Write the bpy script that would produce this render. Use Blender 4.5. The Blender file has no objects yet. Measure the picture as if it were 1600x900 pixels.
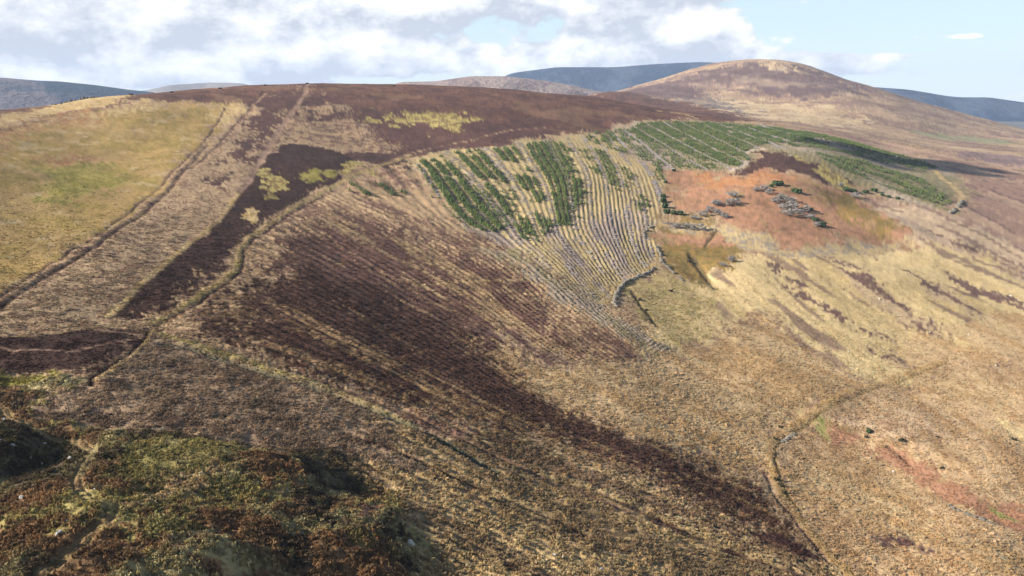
import bpy, math, random
import numpy as np
rng = np.random.default_rng(7); random.seed(7)
sc = bpy.context.scene
R_ = math.radians
# ------------------------------------------------------------------ camera
CAMZ = 140.0
PITCH = math.atan((450-138)/1142.0)
cam = bpy.data.cameras.new('camera'); co = bpy.data.objects.new('camera', cam); sc.collection.objects.link(co)
cam.sensor_width = 36; cam.lens = 36*1142/1600.0; cam.clip_start = 1; cam.clip_end = 40000
co.location = (0, 0, CAMZ); co.rotation_euler = (math.pi/2-PITCH, 0, 0)
sc.camera = co
# ------------------------------------------------------------------ sun, sky, exposure
SUN_EL, SUN_AZ = 26.5, -98.0          # degrees; azimuth from +Y towards +X: the sun stands left, a little behind
su = bpy.data.lights.new('sun', 'SUN'); su.energy = 5.0; su.angle = R_(.55); su.color = (1, .925, .79)
so = bpy.data.objects.new('sun', su); sc.collection.objects.link(so)
ce = math.cos(R_(SUN_EL)); sd = (ce*math.sin(R_(SUN_AZ)), ce*math.cos(R_(SUN_AZ)), math.sin(R_(SUN_EL)))
from mathutils import Vector
so.rotation_euler = Vector(sd).to_track_quat('Z', 'Y').to_euler()
so.location = (sd[0]*900, sd[1]*900, sd[2]*900+200)
world = bpy.data.worlds.new('World'); sc.world = world; world.use_nodes = True
def nodes_of(nt):
    N, Lk = nt.nodes, nt.links
    def val(s, v):
        if isinstance(v, bpy.types.NodeSocket): Lk.new(v, s)
        elif v is not None: s.default_value = v
    def math_(op, a, b=None, c=None, clamp=False):
        n = N.new('ShaderNodeMath'); n.operation = op; n.use_clamp = clamp
        for s, v in zip(n.inputs, (a, b, c)): val(s, v)
        return n.outputs[0]
    def vmath(op, a, b=None):
        n = N.new('ShaderNodeVectorMath'); n.operation = op
        val(n.inputs[0], a); val(n.inputs[1], b) if b is not None else None
        return n.outputs[0]
    def noise(vec, scale, detail=4, rough=.55, dist=0):
        n = N.new('ShaderNodeTexNoise'); val(n.inputs['Vector'], vec)
        n.inputs['Scale'].default_value = scale; n.inputs['Detail'].default_value = detail
        n.inputs['Roughness'].default_value = rough; n.inputs['Distortion'].default_value = dist
        return n.outputs['Fac']
    def mixc(f, a, b, mode='MIX'):
        n = N.new('ShaderNodeMix'); n.data_type = 'RGBA'; n.blend_type = mode
        val(n.inputs[0], f); val(n.inputs[6], a); val(n.inputs[7], b)
        return n.outputs[2]
    def smooth(x, a, b):
        n = N.new('ShaderNodeMapRange'); n.interpolation_type = 'SMOOTHSTEP'
        val(n.inputs[0], x); n.inputs[1].default_value = a; n.inputs[2].default_value = b
        return n.outputs[0]
    return N, Lk, val, math_, vmath, noise, mixc, smooth
def build_sky():
    nt = world.node_tree; nt.nodes.clear()
    N, Lk, val, M, VM, noise, mixc, smooth = nodes_of(nt)
    sky = N.new('ShaderNodeTexSky'); sky.sky_type = 'NISHITA'; sky.sun_disc = False
    sky.sun_elevation = R_(SUN_EL); sky.sun_rotation = R_(SUN_AZ); sky.altitude = 400
    sky.air_density = 1.0; sky.dust_density = .6; sky.ozone_density = 1.0
    tc = N.new('ShaderNodeTexCoord'); d = VM('NORMALIZE', tc.outputs['Generated'])
    sep = N.new('ShaderNodeSeparateXYZ'); Lk.new(d, sep.inputs[0])
    az = M('MULTIPLY', M('ARCTAN2', sep.outputs[0], sep.outputs[1]), 57.2958)
    el = M('MULTIPLY', M('ARCSINE', sep.outputs[2]), 57.2958)
    def field(off):
        p = VM('ADD', VM('MULTIPLY', d, (1, 1, 1.8)), off)
        big = noise(p, 7.5, 6, .58, .1)
        return big
    # clouds standing in the sky: azimuth, elevation, half widths (degrees), weight
    blobs = [(-5, 7.6, 12, 2.6, .42), (8, 6.4, 8, 1.1, .16), (14.5, 3.4, 4.6, 2.6, .26), (9.5, 2.4, 7, 1.8, .12), (-31, 3.6, 10, 3.0, .24), (-17, 3.0, 10, 2.8, .24), (0, 2.2, 9, 1.2, .14),
             (-23.5, 6.2, 2.2, .9, -.22), (24, 6.7, 9, .55, .22), (27, 3.8, 11, 2.6, -.26), (29.5, 3.25, 3.2, .28, .30), (24, 2.05, 7, .30, .24), (23, 1.2, 8, .35, .1), (-7, .6, 7, .5, -.12), (34, 5, 5, 3, -.1)]
    tot = None
    for a0, e0, sa, se, w in blobs:
        u = M('DIVIDE', M('SUBTRACT', az, a0), sa); v = M('DIVIDE', M('SUBTRACT', el, e0), se)
        g = M('MULTIPLY', M('EXPONENT', M('MULTIPLY', M('ADD', M('MULTIPLY', u, u), M('MULTIPLY', v, v)), -1)), w)
        tot = g if tot is None else M('ADD', tot, g)
    n0 = field((0, 0, 0)); n1 = field((-.012, -.006, .05))
    fine = noise(VM('MULTIPLY', d, (1, 1, 1.5)), 38, 5, .6)
    bank = M('MULTIPLY', M('EXPONENT', M('MULTIPLY', M('MULTIPLY', el, el), -.007)), .13)   # clouds crowd together towards the horizon
    dens = M('ADD', M('ADD', M('ADD', n0, bank), tot), M('MULTIPLY', M('SUBTRACT', fine, .5), .20))
    alpha = smooth(dens, .58, .65)
    lit = M('ADD', M('MULTIPLY', M('SUBTRACT', n0, n1), 4.0), M('ADD', .34, M('MULTIPLY', M('SUBTRACT', fine, .5), 1.3)))
    glow = None                                                   # sunlit tops and shaded bases of the larger clouds
    for a0, e0, sa, se, w in [(-6.5, 7.2, 9, 1.9, 1.2), (8, 6.5, 6, .8, -.40), (-9, 4.5, 9, .7, -.30), (8, 4.4, 3.5, .9, -.30), (13, 4.6, 2.5, .9, .3), (-27, 5.6, 2, 1.5, .25), (-31, 2.6, 6, .9, -.2)]:
        u = M('DIVIDE', M('SUBTRACT', az, a0), sa); v = M('DIVIDE', M('SUBTRACT', el, e0), se)
        g = M('MULTIPLY', M('EXPONENT', M('MULTIPLY', M('ADD', M('MULTIPLY', u, u), M('MULTIPLY', v, v)), -1)), w)
        glow = g if glow is None else M('ADD', glow, g)
    lit = M('ADD', lit, glow, clamp=True)
    ccol = mixc(lit, (.28, .30, .345, 1), (.56, .56, .565, 1))
    base = VM('MULTIPLY', sky.outputs[0], (SKY_STR,)*3)
    # thin bright veil of moisture near the horizon
    veil = M('MULTIPLY', M('EXPONENT', M('MULTIPLY', M('MULTIPLY', el, el), -.0055)), .93)
    base = mixc(veil, base, (.325, .415, .465, 1))
    low = M('MULTIPLY', M('EXPONENT', M('MULTIPLY', M('MULTIPLY', el, el), -.14)), .6)
    base = mixc(low, base, (.44, .465, .48, 1))
    out = mixc(M('MULTIPLY', alpha, .95), base, ccol)
    bg = N.new('ShaderNodeBackground'); Lk.new(out, bg.inputs[0]); bg.inputs[1].default_value = 1.0; world.cycles.sampling_method = 'NONE'
    # cloud bank and veil thin out overhead, which keeps the fill light low
    wo = N.new('ShaderNodeOutputWorld'); Lk.new(bg.outputs[0], wo.inputs[0])
SKY_STR = .06
build_sky()
vs = sc.view_settings; vs.view_transform = 'Standard'; vs.look = 'None'; vs.gamma = 1; vs.exposure = 1.2; vs.use_curve_mapping = False
sc.render.engine = 'CYCLES'
cy = sc.cycles; cy.use_denoising = True; cy.max_bounces = 3; cy.diffuse_bounces = 1; cy.glossy_bounces = 1; cy.transmission_bounces = 2; cy.volume_bounces = 0; cy.transparent_max_bounces = 4
try: cy.denoiser = 'OPENIMAGEDENOISE'; cy.denoising_prefilter = 'ACCURATE'
except Exception: pass
# ------------------------------------------------------------------ survey of the place, in metres (x east, y north of the camera)
TERRAIN = [(-61.2,75.2,83.74),(-76.8,97.4,80.57),(-89.9,116.3,79.11),(-105.0,138.7,78.96),(-119.0,159.5,79.46),(-143.2,196.3,82.66),(-172.0,239.7,85.66),(-213.4,302.3,90.60),(-268.1,386.0,100.56),(-328.3,478.1,111.49),(-394.2,578.4,121.94),(-51.3,77.6,81.99),(-74.4,118.6,77.93),(-95.7,157.2,77.22),(-119.5,201.2,79.32),(-155.6,268.1,84.12),(-226.9,400.2,92.19),(-311.3,559.2,111.35),(-372.1,708.2,131.90),(-41.7,82.0,78.68),(-53.7,109.5,75.56),(-68.7,144.5,73.46),(-98.9,189.8,76.36),(-112.0,247.9,76.92),(-153.4,347.7,83.18),(-214.2,495.7,97.84),(-282.4,662.3,117.12),(-350.4,829.0,137.30),(-29.4,90.3,72.45),(-36.5,124.8,69.33),(-48.7,160.8,69.26),(-60.9,206.2,69.85),(-82.7,278.0,71.85),(-118.0,382.2,77.54),(-148.4,519.2,91.41),(-189.9,694.5,110.23),(-255.4,946.1,144.62),(-15.7,96.7,67.67),(-17.7,128.8,64.23),(-23.4,163.3,63.09),(-32.6,219.6,61.00),(-43.0,296.9,61.67),(-56.2,396.0,68.20),(-73.1,524.9,81.83),(-99.1,723.2,102.95),(-135.1,1000.9,144.07),(0.0,104.0,62.23),(2.7,140.0,57.66),(0.0,184.0,55.27),(0.0,240.0,53.66),(0.0,310.0,55.31),(-3.6,400.0,60.27),(-8.8,499.9,71.54),(-5.4,620.0,87.27),(0.0,820.0,111.67),(0.0,1050.0,139.14),(18.0,110.5,57.34),(23.6,150.2,51.66),(30.1,197.7,48.95),(37.9,255.2,48.19),(48.2,331.5,49.43),(55.1,411.3,54.27),(62.9,511.2,65.51),(73.7,655.9,84.22),(91.7,824.9,101.19),(120.4,1093.4,127.49),(36.2,118.6,51.32),(47.4,161.2,45.18),(60.9,213.5,41.69),(76.4,274.6,41.22),(92.9,353.0,43.57),(100.6,433.5,49.66),(112.4,533.3,62.28),(145.7,674.4,82.64),(189.0,849.2,97.92),(250.6,1050.5,107.19),(57.4,125.5,46.17),(75.9,172.0,38.81),(96.8,226.2,35.85),(119.4,286.1,37.08),(147.5,361.0,41.36),(166.7,434.1,49.52),(184.0,523.6,63.69),(205.4,606.2,77.02),(229.8,682.3,84.30),(292.0,851.3,92.82),(337.6,962.5,95.52),(79.2,129.7,42.99),(103.9,176.7,36.05),(132.8,232.8,32.80),(164.4,295.3,33.75),(203.3,373.2,38.03),(236.8,457.3,44.69),(269.7,558.3,58.64),(269.9,635.0,77.84),(307.1,584.2,60.00),(370.0,709.3,64.46),(365.7,800.4,80.10),(442.0,852.2,67.52),(527.7,1021.8,68.73),(107.3,131.9,41.41),(140.7,179.4,34.46),(179.2,235.6,31.51),(223.5,301.1,31.67),(282.0,388.4,33.89),(348.7,488.3,38.24),(459.9,654.6,44.61),(616.1,887.0,49.36),(342.7,564.1,52.81),(457.8,751.5,56.72),(569.4,941.1,59.96),(907.9,1317.5,44.76),(371.0,1453.4,101.83),(372.1,1245.6,91.79),(484.4,1260.1,88.08),(492.1,1149.1,81.14),(516.1,2035.6,136.68),(317.3,1873.3,121.63),(223.5,1886.8,127.68),(625.7,1846.9,121.89),(722.8,1703.0,109.32),(775.0,1513.1,81.44),(900.6,1500.5,56.84),(436.1,2461.7,152.02),(594.7,2531.1,201.46),(697.6,2525.4,223.61),(806.1,2471.9,231.71),(902.4,2395.7,219.31),(985.4,2297.6,177.28),(1062.7,2207.5,141.80),(1145.7,2108.9,102.01),(1229.5,2002.7,70.81),(1300.1,1897.3,42.81),(-38.7,45.8,78.00),(-27.1,53.5,70.00),(-8.3,49.3,62.00),(8.3,49.3,54.00),(27.1,53.5,42.00),(51.6,61.1,43.00),(0.0,25.0,58.00),(-79.6,89.8,80.00),(-199.1,224.4,90.00),(-464.5,523.7,130.00),(132.7,149.6,34.00),(265.4,299.3,29.00),(530.8,598.5,40.00),(1061.7,1197.0,50.00),(-559.9,828.6,100.00),(-533.5,1018.7,110.00),(-505.8,1197.6,115.00),(-365.3,1351.5,115.00),(-194.2,1436.9,110.00),(0.0,1450.0,90.00),(-1007.8,1491.4,10.00),(-856.0,2026.7,10.00),(-383.1,2267.9,20.00),(0.0,2200.0,30.00),(126.3,1494.7,70.00),(-2015.7,2982.8,-10.00),(-1400.7,3316.3,-10.00),(-599.7,3549.7,0.00),(0.0,3200.0,30.00),(549.7,3253.9,100.00),(1032.5,3134.3,160.00),(1491.8,2943.5,40.00),(1847.7,2734.2,-25.00),(2129.5,2521.0,-60.00),(1484.2,1757.0,-20.00),(699.6,4141.3,10.00),(1344.4,3979.0,10.00),(1898.7,3746.3,-30.00),(2351.6,3479.9,-50.00),(-716.3,4239.9,-20.00),(-2407.6,3562.8,-20.00),(-1658.9,1870.3,20.00),(-2853.3,3217.0,-20.00),(2853.3,3217.0,-60.00)]
PATCHES = [
 ('farhill',6,10,[(86.6,1022.3),(121.1,1194.5),(254.8,2159.5),(400.2,2714.4),(506.8,2865.6),(589.8,2866.3),(668.2,2849.1),(791.6,2825.8),(900.9,2767.1),(888.5,2358.5),(1116.8,2608.6),(1193.7,2462.0),(1264.3,2332.4),(1366.5,2230.9),(1456.0,2129.6),(2630.4,3611.0),(2346.1,3033.2),(819.0,1053.2),(689.9,882.5),(668.7,906.4),(637.7,919.1),(607.7,935.8),(569.4,941.1),(549.9,980.9),(528.0,1022.3),(491.0,1039.0),(450.0,1049.7),(408.0,1041.6),(389.8,1098.7),(384.7,1297.8),(335.2,1406.4),(273.1,1693.2)]),
 ('fhheather',3,14,[(505.7,2310.6),(569.6,2338.6),(638.7,2381.3),(694.0,2351.0),(759.2,2356.9),(798.6,2284.7),(859.4,2279.6),(906.2,2166.3),(945.8,2056.4),(872.4,1919.8),(816.8,1819.6),(747.4,1763.2),(687.6,1724.1),(660.2,1790.7),(631.1,1863.6),(593.2,1921.6),(556.2,1994.6),(527.7,2048.4),(494.8,2093.0),(496.7,2182.2)]),
 ('fhheather',2,8,[(223.7,1888.7),(379.5,2640.8),(396.8,2350.0),(448.8,2264.8),(510.0,2243.3),(511.5,2127.5),(516.1,2035.5),(509.6,1974.9),(501.4,1909.5),(464.9,1859.1),(424.2,1785.4),(370.4,1820.1),(310.6,1833.0),(264.1,1834.9)]),
 ('fhgrey',3,10,[(391.5,1774.7),(453.2,1842.9),(508.8,1876.6),(516.4,1737.7),(508.2,1572.0),(449.7,1426.8),(402.6,1311.1),(381.5,1356.8),(360.3,1411.2),(384.7,1616.8)]),
 ('fhstraw',3,10,[(902.2,2766.7),(819.8,2391.0),(861.2,2394.2),(804.6,2246.5),(773.4,2168.6),(754.7,2180.8),(737.3,2197.8),(754.6,2281.2)]),
 ('fhstraw',3,14,[(500.7,1788.1),(567.5,1759.7),(627.9,1720.2),(646.4,1635.5),(666.3,1565.6),(659.7,1459.2),(654.7,1367.5),(579.9,1278.9),(504.9,1179.5),(467.4,1188.1),(442.2,1232.7),(443.4,1332.7),(434.1,1415.6),(473.6,1614.8)]),
 ('fhstraw',2,6,[(657.9,1647.2),(671.8,1629.3),(686.4,1614.4),(656.2,1437.1),(622.4,1274.8),(603.0,1257.2),(584.1,1239.8),(622.9,1431.6)]),
 ('fhgreen',2,4,[(710.7,1326.4),(776.3,1365.7),(846.8,1408.9),(897.0,1410.1),(923.9,1376.4),(901.7,1333.9),(873.9,1284.0),(814.4,1269.5),(736.4,1222.5),(712.1,1236.3),(682.5,1241.7),(696.8,1283.8)]),
 ('fhpurple',2,6,[(570.5,964.4),(620.2,993.6),(666.8,1015.2),(676.0,988.8),(681.7,959.7),(646.7,908.9),(614.7,862.3),(584.4,862.5),(547.1,851.9),(542.5,875.6),(538.2,901.6),(552.4,929.5)]),
 ('rosy',4,8,[(334.3,941.3),(380.5,970.8),(440.5,1027.2),(481.7,1019.0),(515.1,996.9),(532.9,949.8),(551.5,910.7),(581.1,893.7),(606.9,873.3),(626.6,847.3),(637.9,813.4),(426.3,532.8),(323.3,395.8),(310.9,403.8),(297.1,410.9),(291.6,432.2),(283.9,453.0),(274.8,462.7),(265.7,473.3),(265.9,513.8),(263.4,555.3),(279.2,557.4),(293.6,556.5),(307.1,544.4),(320.5,533.5),(344.3,564.7),(381.6,616.9),(418.0,691.5),(461.3,781.0),(449.6,824.1),(429.1,857.0),(403.9,868.5),(386.1,898.8),(356.9,910.0)]),
 ('moor',3,6,[(-397.0,506.6),(-427.6,584.2),(-482.5,709.3),(-469.2,779.5),(-439.1,838.1),(-433.7,917.5),(-419.3,994.6),(-371.6,1076.0),(-300.1,1114.7),(-233.0,1154.0),(-157.5,1170.1),(-79.4,1177.9),(0.0,1174.0),(64.5,1175.5),(238.0,2167.6),(324.9,1870.9),(397.9,1672.9),(406.2,1371.6),(389.8,1098.7),(306.9,964.0),(264.8,939.1),(203.6,899.1),(148.4,868.2),(121.9,825.8),(97.8,786.5),(73.4,759.7),(50.3,732.5),(37.2,721.1),(24.4,710.1),(0.0,668.7),(-21.9,635.5),(-37.8,625.0),(-53.1,614.2),(-65.9,598.0),(-77.9,580.1),(-86.6,587.3),(-95.6,594.4),(-110.7,625.1),(-126.7,655.3),(-132.5,676.0),(-138.5,696.7),(-147.8,709.7),(-157.5,722.9),(-163.9,731.8),(-170.6,740.9),(-172.3,763.7),(-174.1,787.6),(-193.6,772.0),(-212.3,756.5),(-208.5,708.3),(-203.5,660.5),(-203.1,623.2),(-201.8,586.9),(-192.9,551.1),(-184.8,518.9),(-196.9,547.8),(-210.3,579.7),(-224.0,632.6),(-237.0,686.0),(-245.5,718.3),(-254.5,752.9),(-281.9,739.6),(-307.4,724.4),(-310.1,716.1),(-312.6,707.9),(-323.1,705.0),(-333.5,702.0),(-331.1,687.1),(-329.1,673.6),(-334.5,679.3),(-340.6,686.0),(-345.6,664.3),(-352.3,647.7),(-360.7,632.9),(-367.8,617.2),(-374.1,585.2),(-372.0,544.9),(-365.3,497.0),(-355.9,452.2),(-373.5,475.5)]),
 ('moordark',4,12,[(-158.6,728.7),(-159.2,754.8),(-159.7,782.3),(-136.0,799.5),(-110.9,814.8),(-68.2,800.7),(-26.9,787.9),(3.4,786.3),(33.6,785.2),(28.9,749.3),(24.5,713.6),(0.0,671.9),(-22.0,638.4),(-37.9,627.8),(-53.3,616.9),(-66.2,600.7),(-78.2,582.8),(-88.1,594.1),(-98.3,605.3),(-112.2,630.7),(-126.7,655.3),(-133.1,675.9),(-139.5,695.8),(-148.9,712.2)]),
 ('moordark',3,8,[(-254.7,740.2),(-249.0,799.4),(-243.4,872.7),(-234.4,846.1),(-226.7,823.8),(-214.7,736.3),(-203.5,660.5),(-203.6,637.8),(-203.3,615.5),(-215.0,639.6),(-226.9,663.8),(-240.4,700.7)]),
 ('straw',2,4,[(-396.9,630.5),(-410.4,670.8),(-467.4,786.5),(-454.4,811.9),(-439.9,837.7),(-371.1,716.9),(-362.8,711.2),(-355.5,674.6),(-352.3,647.7),(-359.6,611.9),(-359.8,569.8),(-353.6,537.2),(-346.0,505.2),(-343.3,482.8),(-339.2,459.9),(-354.6,481.8),(-372.8,507.7),(-377.9,533.7),(-381.6,559.5),(-390.3,595.1)]),
 ('moor',1.5,3,[(-340.6,462.0),(-343.3,482.8),(-344.5,502.8),(-354.3,545.5),(-361.5,588.8),(-358.9,620.0),(-352.3,647.7),(-349.7,664.2),(-348.1,683.8),(-344.3,658.9),(-341.6,637.4),(-347.3,608.3),(-349.6,576.8),(-342.5,530.1),(-332.8,484.9),(-336.9,473.3)]),
 ('yellow',4,5,[(-334.9,443.5),(-337.7,468.7),(-338.5,493.7),(-347.5,538.2),(-352.9,582.5),(-350.4,614.0),(-344.6,643.2),(-334.7,653.5),(-326.0,667.0),(-319.7,687.3),(-312.6,707.9),(-288.7,732.7),(-260.9,753.2),(-254.6,733.9),(-248.7,716.0),(-249.3,681.4),(-249.3,648.2),(-239.5,607.5),(-229.4,567.8),(-211.5,504.7),(-198.1,456.4),(-188.1,410.3),(-177.8,368.1),(-166.4,313.2),(-155.6,268.1),(-150.5,240.8),(-146.1,218.1),(-143.9,205.5),(-141.9,194.3),(-140.2,181.9),(-138.5,170.5),(-202.7,259.0)]),
 ('rust',4,8,[(-339.2,459.9),(-343.1,494.5),(-343.4,528.0),(-349.5,572.4),(-349.6,612.6),(-340.1,624.1),(-330.7,636.9),(-328.8,607.2),(-326.7,579.2),(-328.4,548.1),(-326.7,514.8),(-315.7,476.8),(-303.6,440.3),(-298.4,416.6),(-293.9,395.3),(-314.6,424.9)]),
 ('rust',4,8,[(-271.5,423.5),(-271.0,444.2),(-268.9,464.3),(-260.9,460.5),(-253.0,456.6),(-256.8,438.9),(-258.7,419.9),(-265.2,421.8)]),
 ('straw',3,5,[(-344.6,676.5),(-337.9,692.6),(-331.9,711.3),(-326.6,690.6),(-322.3,672.3),(-318.9,652.4),(-316.3,634.6),(-322.1,611.6),(-328.2,591.3),(-330.9,582.5),(-333.2,573.4),(-335.7,596.1),(-337.4,618.8),(-340.3,645.5)]),
 ('straw',3,4,[(-278.6,720.3),(-270.6,738.3),(-262.1,756.9),(-255.1,731.7),(-248.5,708.4),(-244.6,677.0),(-240.5,646.7),(-241.6,634.6),(-242.6,622.7),(-255.9,647.6),(-269.4,672.3),(-273.9,695.6)]),
 ('olive',3,10,[(-254.4,384.6),(-258.3,413.2),(-260.9,442.9),(-241.8,435.0),(-221.9,425.0),(-208.4,390.8),(-195.0,358.2),(-201.9,342.8),(-207.4,327.2),(-230.0,355.1)]),
 ('tanmix',3,6,[(-247.2,717.0),(-252.7,758.3),(-259.5,806.4),(-253.6,809.4),(-247.7,812.5),(-247.5,861.0),(-251.7,932.3),(-230.9,839.6),(-219.5,783.5),(-212.2,727.2),(-204.7,674.4),(-196.0,625.9),(-186.6,578.1),(-176.2,526.0),(-167.7,483.0),(-159.2,439.8),(-151.5,402.0),(-145.5,373.4),(-139.3,346.3),(-132.5,301.5),(-126.8,265.7),(-118.9,224.5),(-112.9,193.6),(-105.9,192.6),(-98.9,191.7),(-105.7,188.1),(-112.4,184.9),(-120.7,179.3),(-128.8,174.5),(-132.3,172.6),(-135.6,170.8),(-138.7,175.1),(-141.9,179.5),(-141.6,186.3),(-141.3,193.4),(-143.2,204.4),(-145.4,216.9),(-149.2,238.6),(-153.7,264.6),(-165.1,310.6),(-177.8,368.1),(-188.8,411.9),(-199.7,460.1),(-213.9,513.7),(-233.0,583.7),(-241.6,649.6)]),
 ('tanpale',3,6,[(-203.5,660.5),(-208.8,700.9),(-213.2,741.1),(-198.7,768.9),(-182.9,797.7),(-170.2,761.5),(-158.6,728.7),(-148.4,712.6),(-138.5,696.7),(-131.5,673.5),(-124.7,650.3),(-113.7,643.1),(-102.9,635.2),(-99.6,617.5),(-96.4,600.2),(-103.8,591.9),(-111.0,583.7),(-122.9,580.5),(-134.5,577.1),(-149.8,585.1),(-165.6,593.7),(-171.4,590.0),(-177.3,586.6),(-174.4,557.0),(-171.7,529.8),(-170.6,515.4),(-169.7,502.2),(-176.8,531.7),(-185.0,565.1),(-194.4,611.8)]),
 ('heather',2,8,[(-244.9,695.7),(-235.9,690.6),(-227.1,685.8),(-219.5,658.3),(-211.9,630.8),(-217.1,632.1),(-222.4,633.5),(-233.6,664.4)]),
 ('heather',2,8,[(-189.9,514.5),(-194.7,532.9),(-199.9,552.3),(-197.6,568.3),(-195.2,585.1),(-184.2,551.8),(-174.1,521.6),(-172.6,504.0),(-171.3,487.7),(-180.3,500.5)]),
 ('heather',1.5,6,[(-199.4,481.5),(-197.3,487.0),(-195.3,492.8),(-191.6,479.6),(-188.1,467.2),(-193.7,474.2)]),
 ('heather',1.5,6,[(-169.6,415.6),(-173.2,433.4),(-177.0,452.2),(-171.1,439.2),(-165.4,426.6),(-163.1,412.4),(-160.6,398.5),(-165.1,406.9)]),
 ('heather',1.5,5,[(-227.5,813.7),(-219.6,822.9),(-211.5,832.4),(-200.6,815.8),(-190.4,801.1),(-199.6,783.4),(-208.5,766.5),(-213.9,765.0),(-219.3,763.5),(-223.2,787.5)]),
 ('heather',2,8,[(-200.5,735.4),(-185.7,751.9),(-170.1,768.6),(-167.0,746.5),(-164.0,724.8),(-173.4,712.1),(-182.4,699.7),(-191.3,717.3)]),
 ('moordark',2,7,[(-256.3,760.5),(-258.3,789.4),(-260.9,822.0),(-254.1,855.0),(-247.5,893.6),(-235.4,848.3),(-226.4,814.5),(-215.7,743.2),(-206.0,680.8),(-199.1,641.7),(-191.7,603.0),(-198.0,608.6),(-204.6,614.5),(-218.9,647.6),(-233.7,681.2),(-244.4,718.8)]),
 ('moordark',3,10,[(-234.5,673.1),(-226.1,671.7),(-217.9,670.9),(-205.2,640.3),(-192.7,609.7),(-183.6,566.1),(-175.3,526.8),(-170.7,498.7),(-166.8,474.0),(-173.5,483.6),(-180.5,493.7),(-192.0,528.4),(-205.6,568.8),(-220.2,620.4)]),
 ('heather',1.6,5,[(-134.1,570.7),(-128.4,580.7),(-122.5,591.0),(-110.1,595.5),(-97.4,599.5),(-92.0,612.3),(-86.3,624.9),(-73.0,639.1),(-58.9,651.0),(-68.2,619.1),(-76.2,586.7),(-84.8,559.0),(-92.6,533.0),(-102.9,539.1),(-113.4,545.3),(-114.0,530.6),(-114.5,517.0),(-123.8,542.5)]),
 ('burn',1.2,2.2,[(-176.4,583.8),(-170.6,587.1),(-164.8,590.8),(-149.1,582.2),(-133.9,574.3),(-128.1,567.9),(-122.5,561.7),(-118.3,538.5),(-114.5,517.0),(-115.4,503.8),(-116.3,491.0),(-112.9,487.0),(-109.5,483.0),(-114.2,450.1),(-118.2,420.7),(-119.7,400.0),(-120.6,379.7),(-120.4,358.0),(-119.6,336.9),(-116.9,325.5),(-114.4,314.6),(-114.6,302.7),(-114.8,291.8),(-111.2,279.8),(-107.8,268.6),(-104.4,257.4),(-101.2,246.9),(-101.1,233.6),(-100.9,221.3),(-101.5,208.7),(-102.2,197.5),(-107.5,195.5),(-112.9,193.6),(-118.8,224.7),(-126.5,265.9),(-132.5,303.7),(-139.7,351.3),(-146.3,378.9),(-153.1,408.4),(-158.1,440.5),(-163.5,476.4),(-167.3,501.4),(-171.7,529.8),(-174.0,555.6)]),
 ('burn',1.2,2.2,[(-97.6,529.7),(-89.3,555.2),(-80.1,581.7),(-74.4,562.4),(-69.1,544.3),(-76.2,524.4),(-82.9,505.9),(-90.0,517.4)]),
 ('burn',1.2,2.2,[(-135.6,170.8),(-132.3,172.6),(-128.8,174.5),(-125.0,175.8),(-121.1,177.2),(-116.9,181.1),(-112.7,185.3),(-106.0,187.3),(-99.3,189.6),(-98.3,186.8),(-97.4,184.1),(-96.2,177.1),(-95.2,170.5),(-95.2,165.1),(-95.1,160.1),(-95.8,158.0),(-96.5,156.0),(-99.8,156.7),(-103.1,157.5),(-105.4,156.5),(-107.7,155.5),(-111.2,154.3),(-114.6,153.0),(-117.6,151.2),(-120.4,149.3),(-127.8,159.7)]),
 ('yellowgrass',1.2,5,[(-150.6,436.5),(-154.7,452.9),(-159.1,470.5),(-157.4,474.0),(-155.7,477.8),(-150.9,465.5),(-146.5,454.1),(-140.9,442.0),(-135.7,430.9),(-136.8,426.3),(-137.7,421.6),(-139.4,418.3),(-141.1,415.0),(-145.7,425.5)]),
 ('olive',1.5,5,[(-141.4,470.8),(-139.6,478.8),(-137.7,487.5),(-129.4,492.0),(-121.0,496.7),(-119.4,489.8),(-117.9,483.2),(-122.8,469.4),(-127.6,456.6),(-132.8,457.6),(-138.0,458.7),(-139.7,464.6)]),
 ('straw',1,3,[(-138.5,370.6),(-136.4,372.8),(-134.2,375.0),(-130.0,365.9),(-125.8,356.6),(-124.3,348.3),(-122.9,340.4),(-126.8,345.9),(-130.8,351.4),(-134.6,360.9)]),
 ('yellowgrass',1,3,[(-142.4,410.2),(-140.1,414.1),(-137.7,418.0),(-134.4,410.7),(-131.2,403.6),(-132.9,399.1),(-134.7,394.8),(-138.5,402.6)]),
 ('yellowgrass',1.2,4,[(-123.4,522.7),(-121.4,531.3),(-119.4,540.2),(-114.7,541.3),(-110.0,542.3),(-107.3,528.1),(-104.7,514.5),(-104.2,505.3),(-103.8,496.3),(-108.4,493.9),(-113.0,491.5),(-118.0,506.5)]),
 ('yellowgrass',1,3,[(-104.7,519.5),(-99.6,518.2),(-94.4,516.8),(-91.1,510.6),(-87.9,504.7),(-91.7,501.3),(-95.4,497.8),(-100.0,508.3)]),
 ('yellowgrass',2,12,[(-138.4,729.6),(-135.7,753.9),(-132.6,778.2),(-121.6,793.7),(-110.1,808.5),(-100.7,802.2),(-91.5,795.6),(-83.0,795.0),(-74.5,794.2),(-63.9,797.1),(-53.2,800.6),(-47.8,782.7),(-42.5,765.1),(-51.7,756.1),(-60.8,747.9),(-64.0,729.2),(-67.1,710.8),(-79.1,724.4),(-91.4,737.0),(-99.4,737.6),(-107.2,737.3),(-114.0,730.3),(-120.6,722.9),(-129.5,726.3)]),
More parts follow.
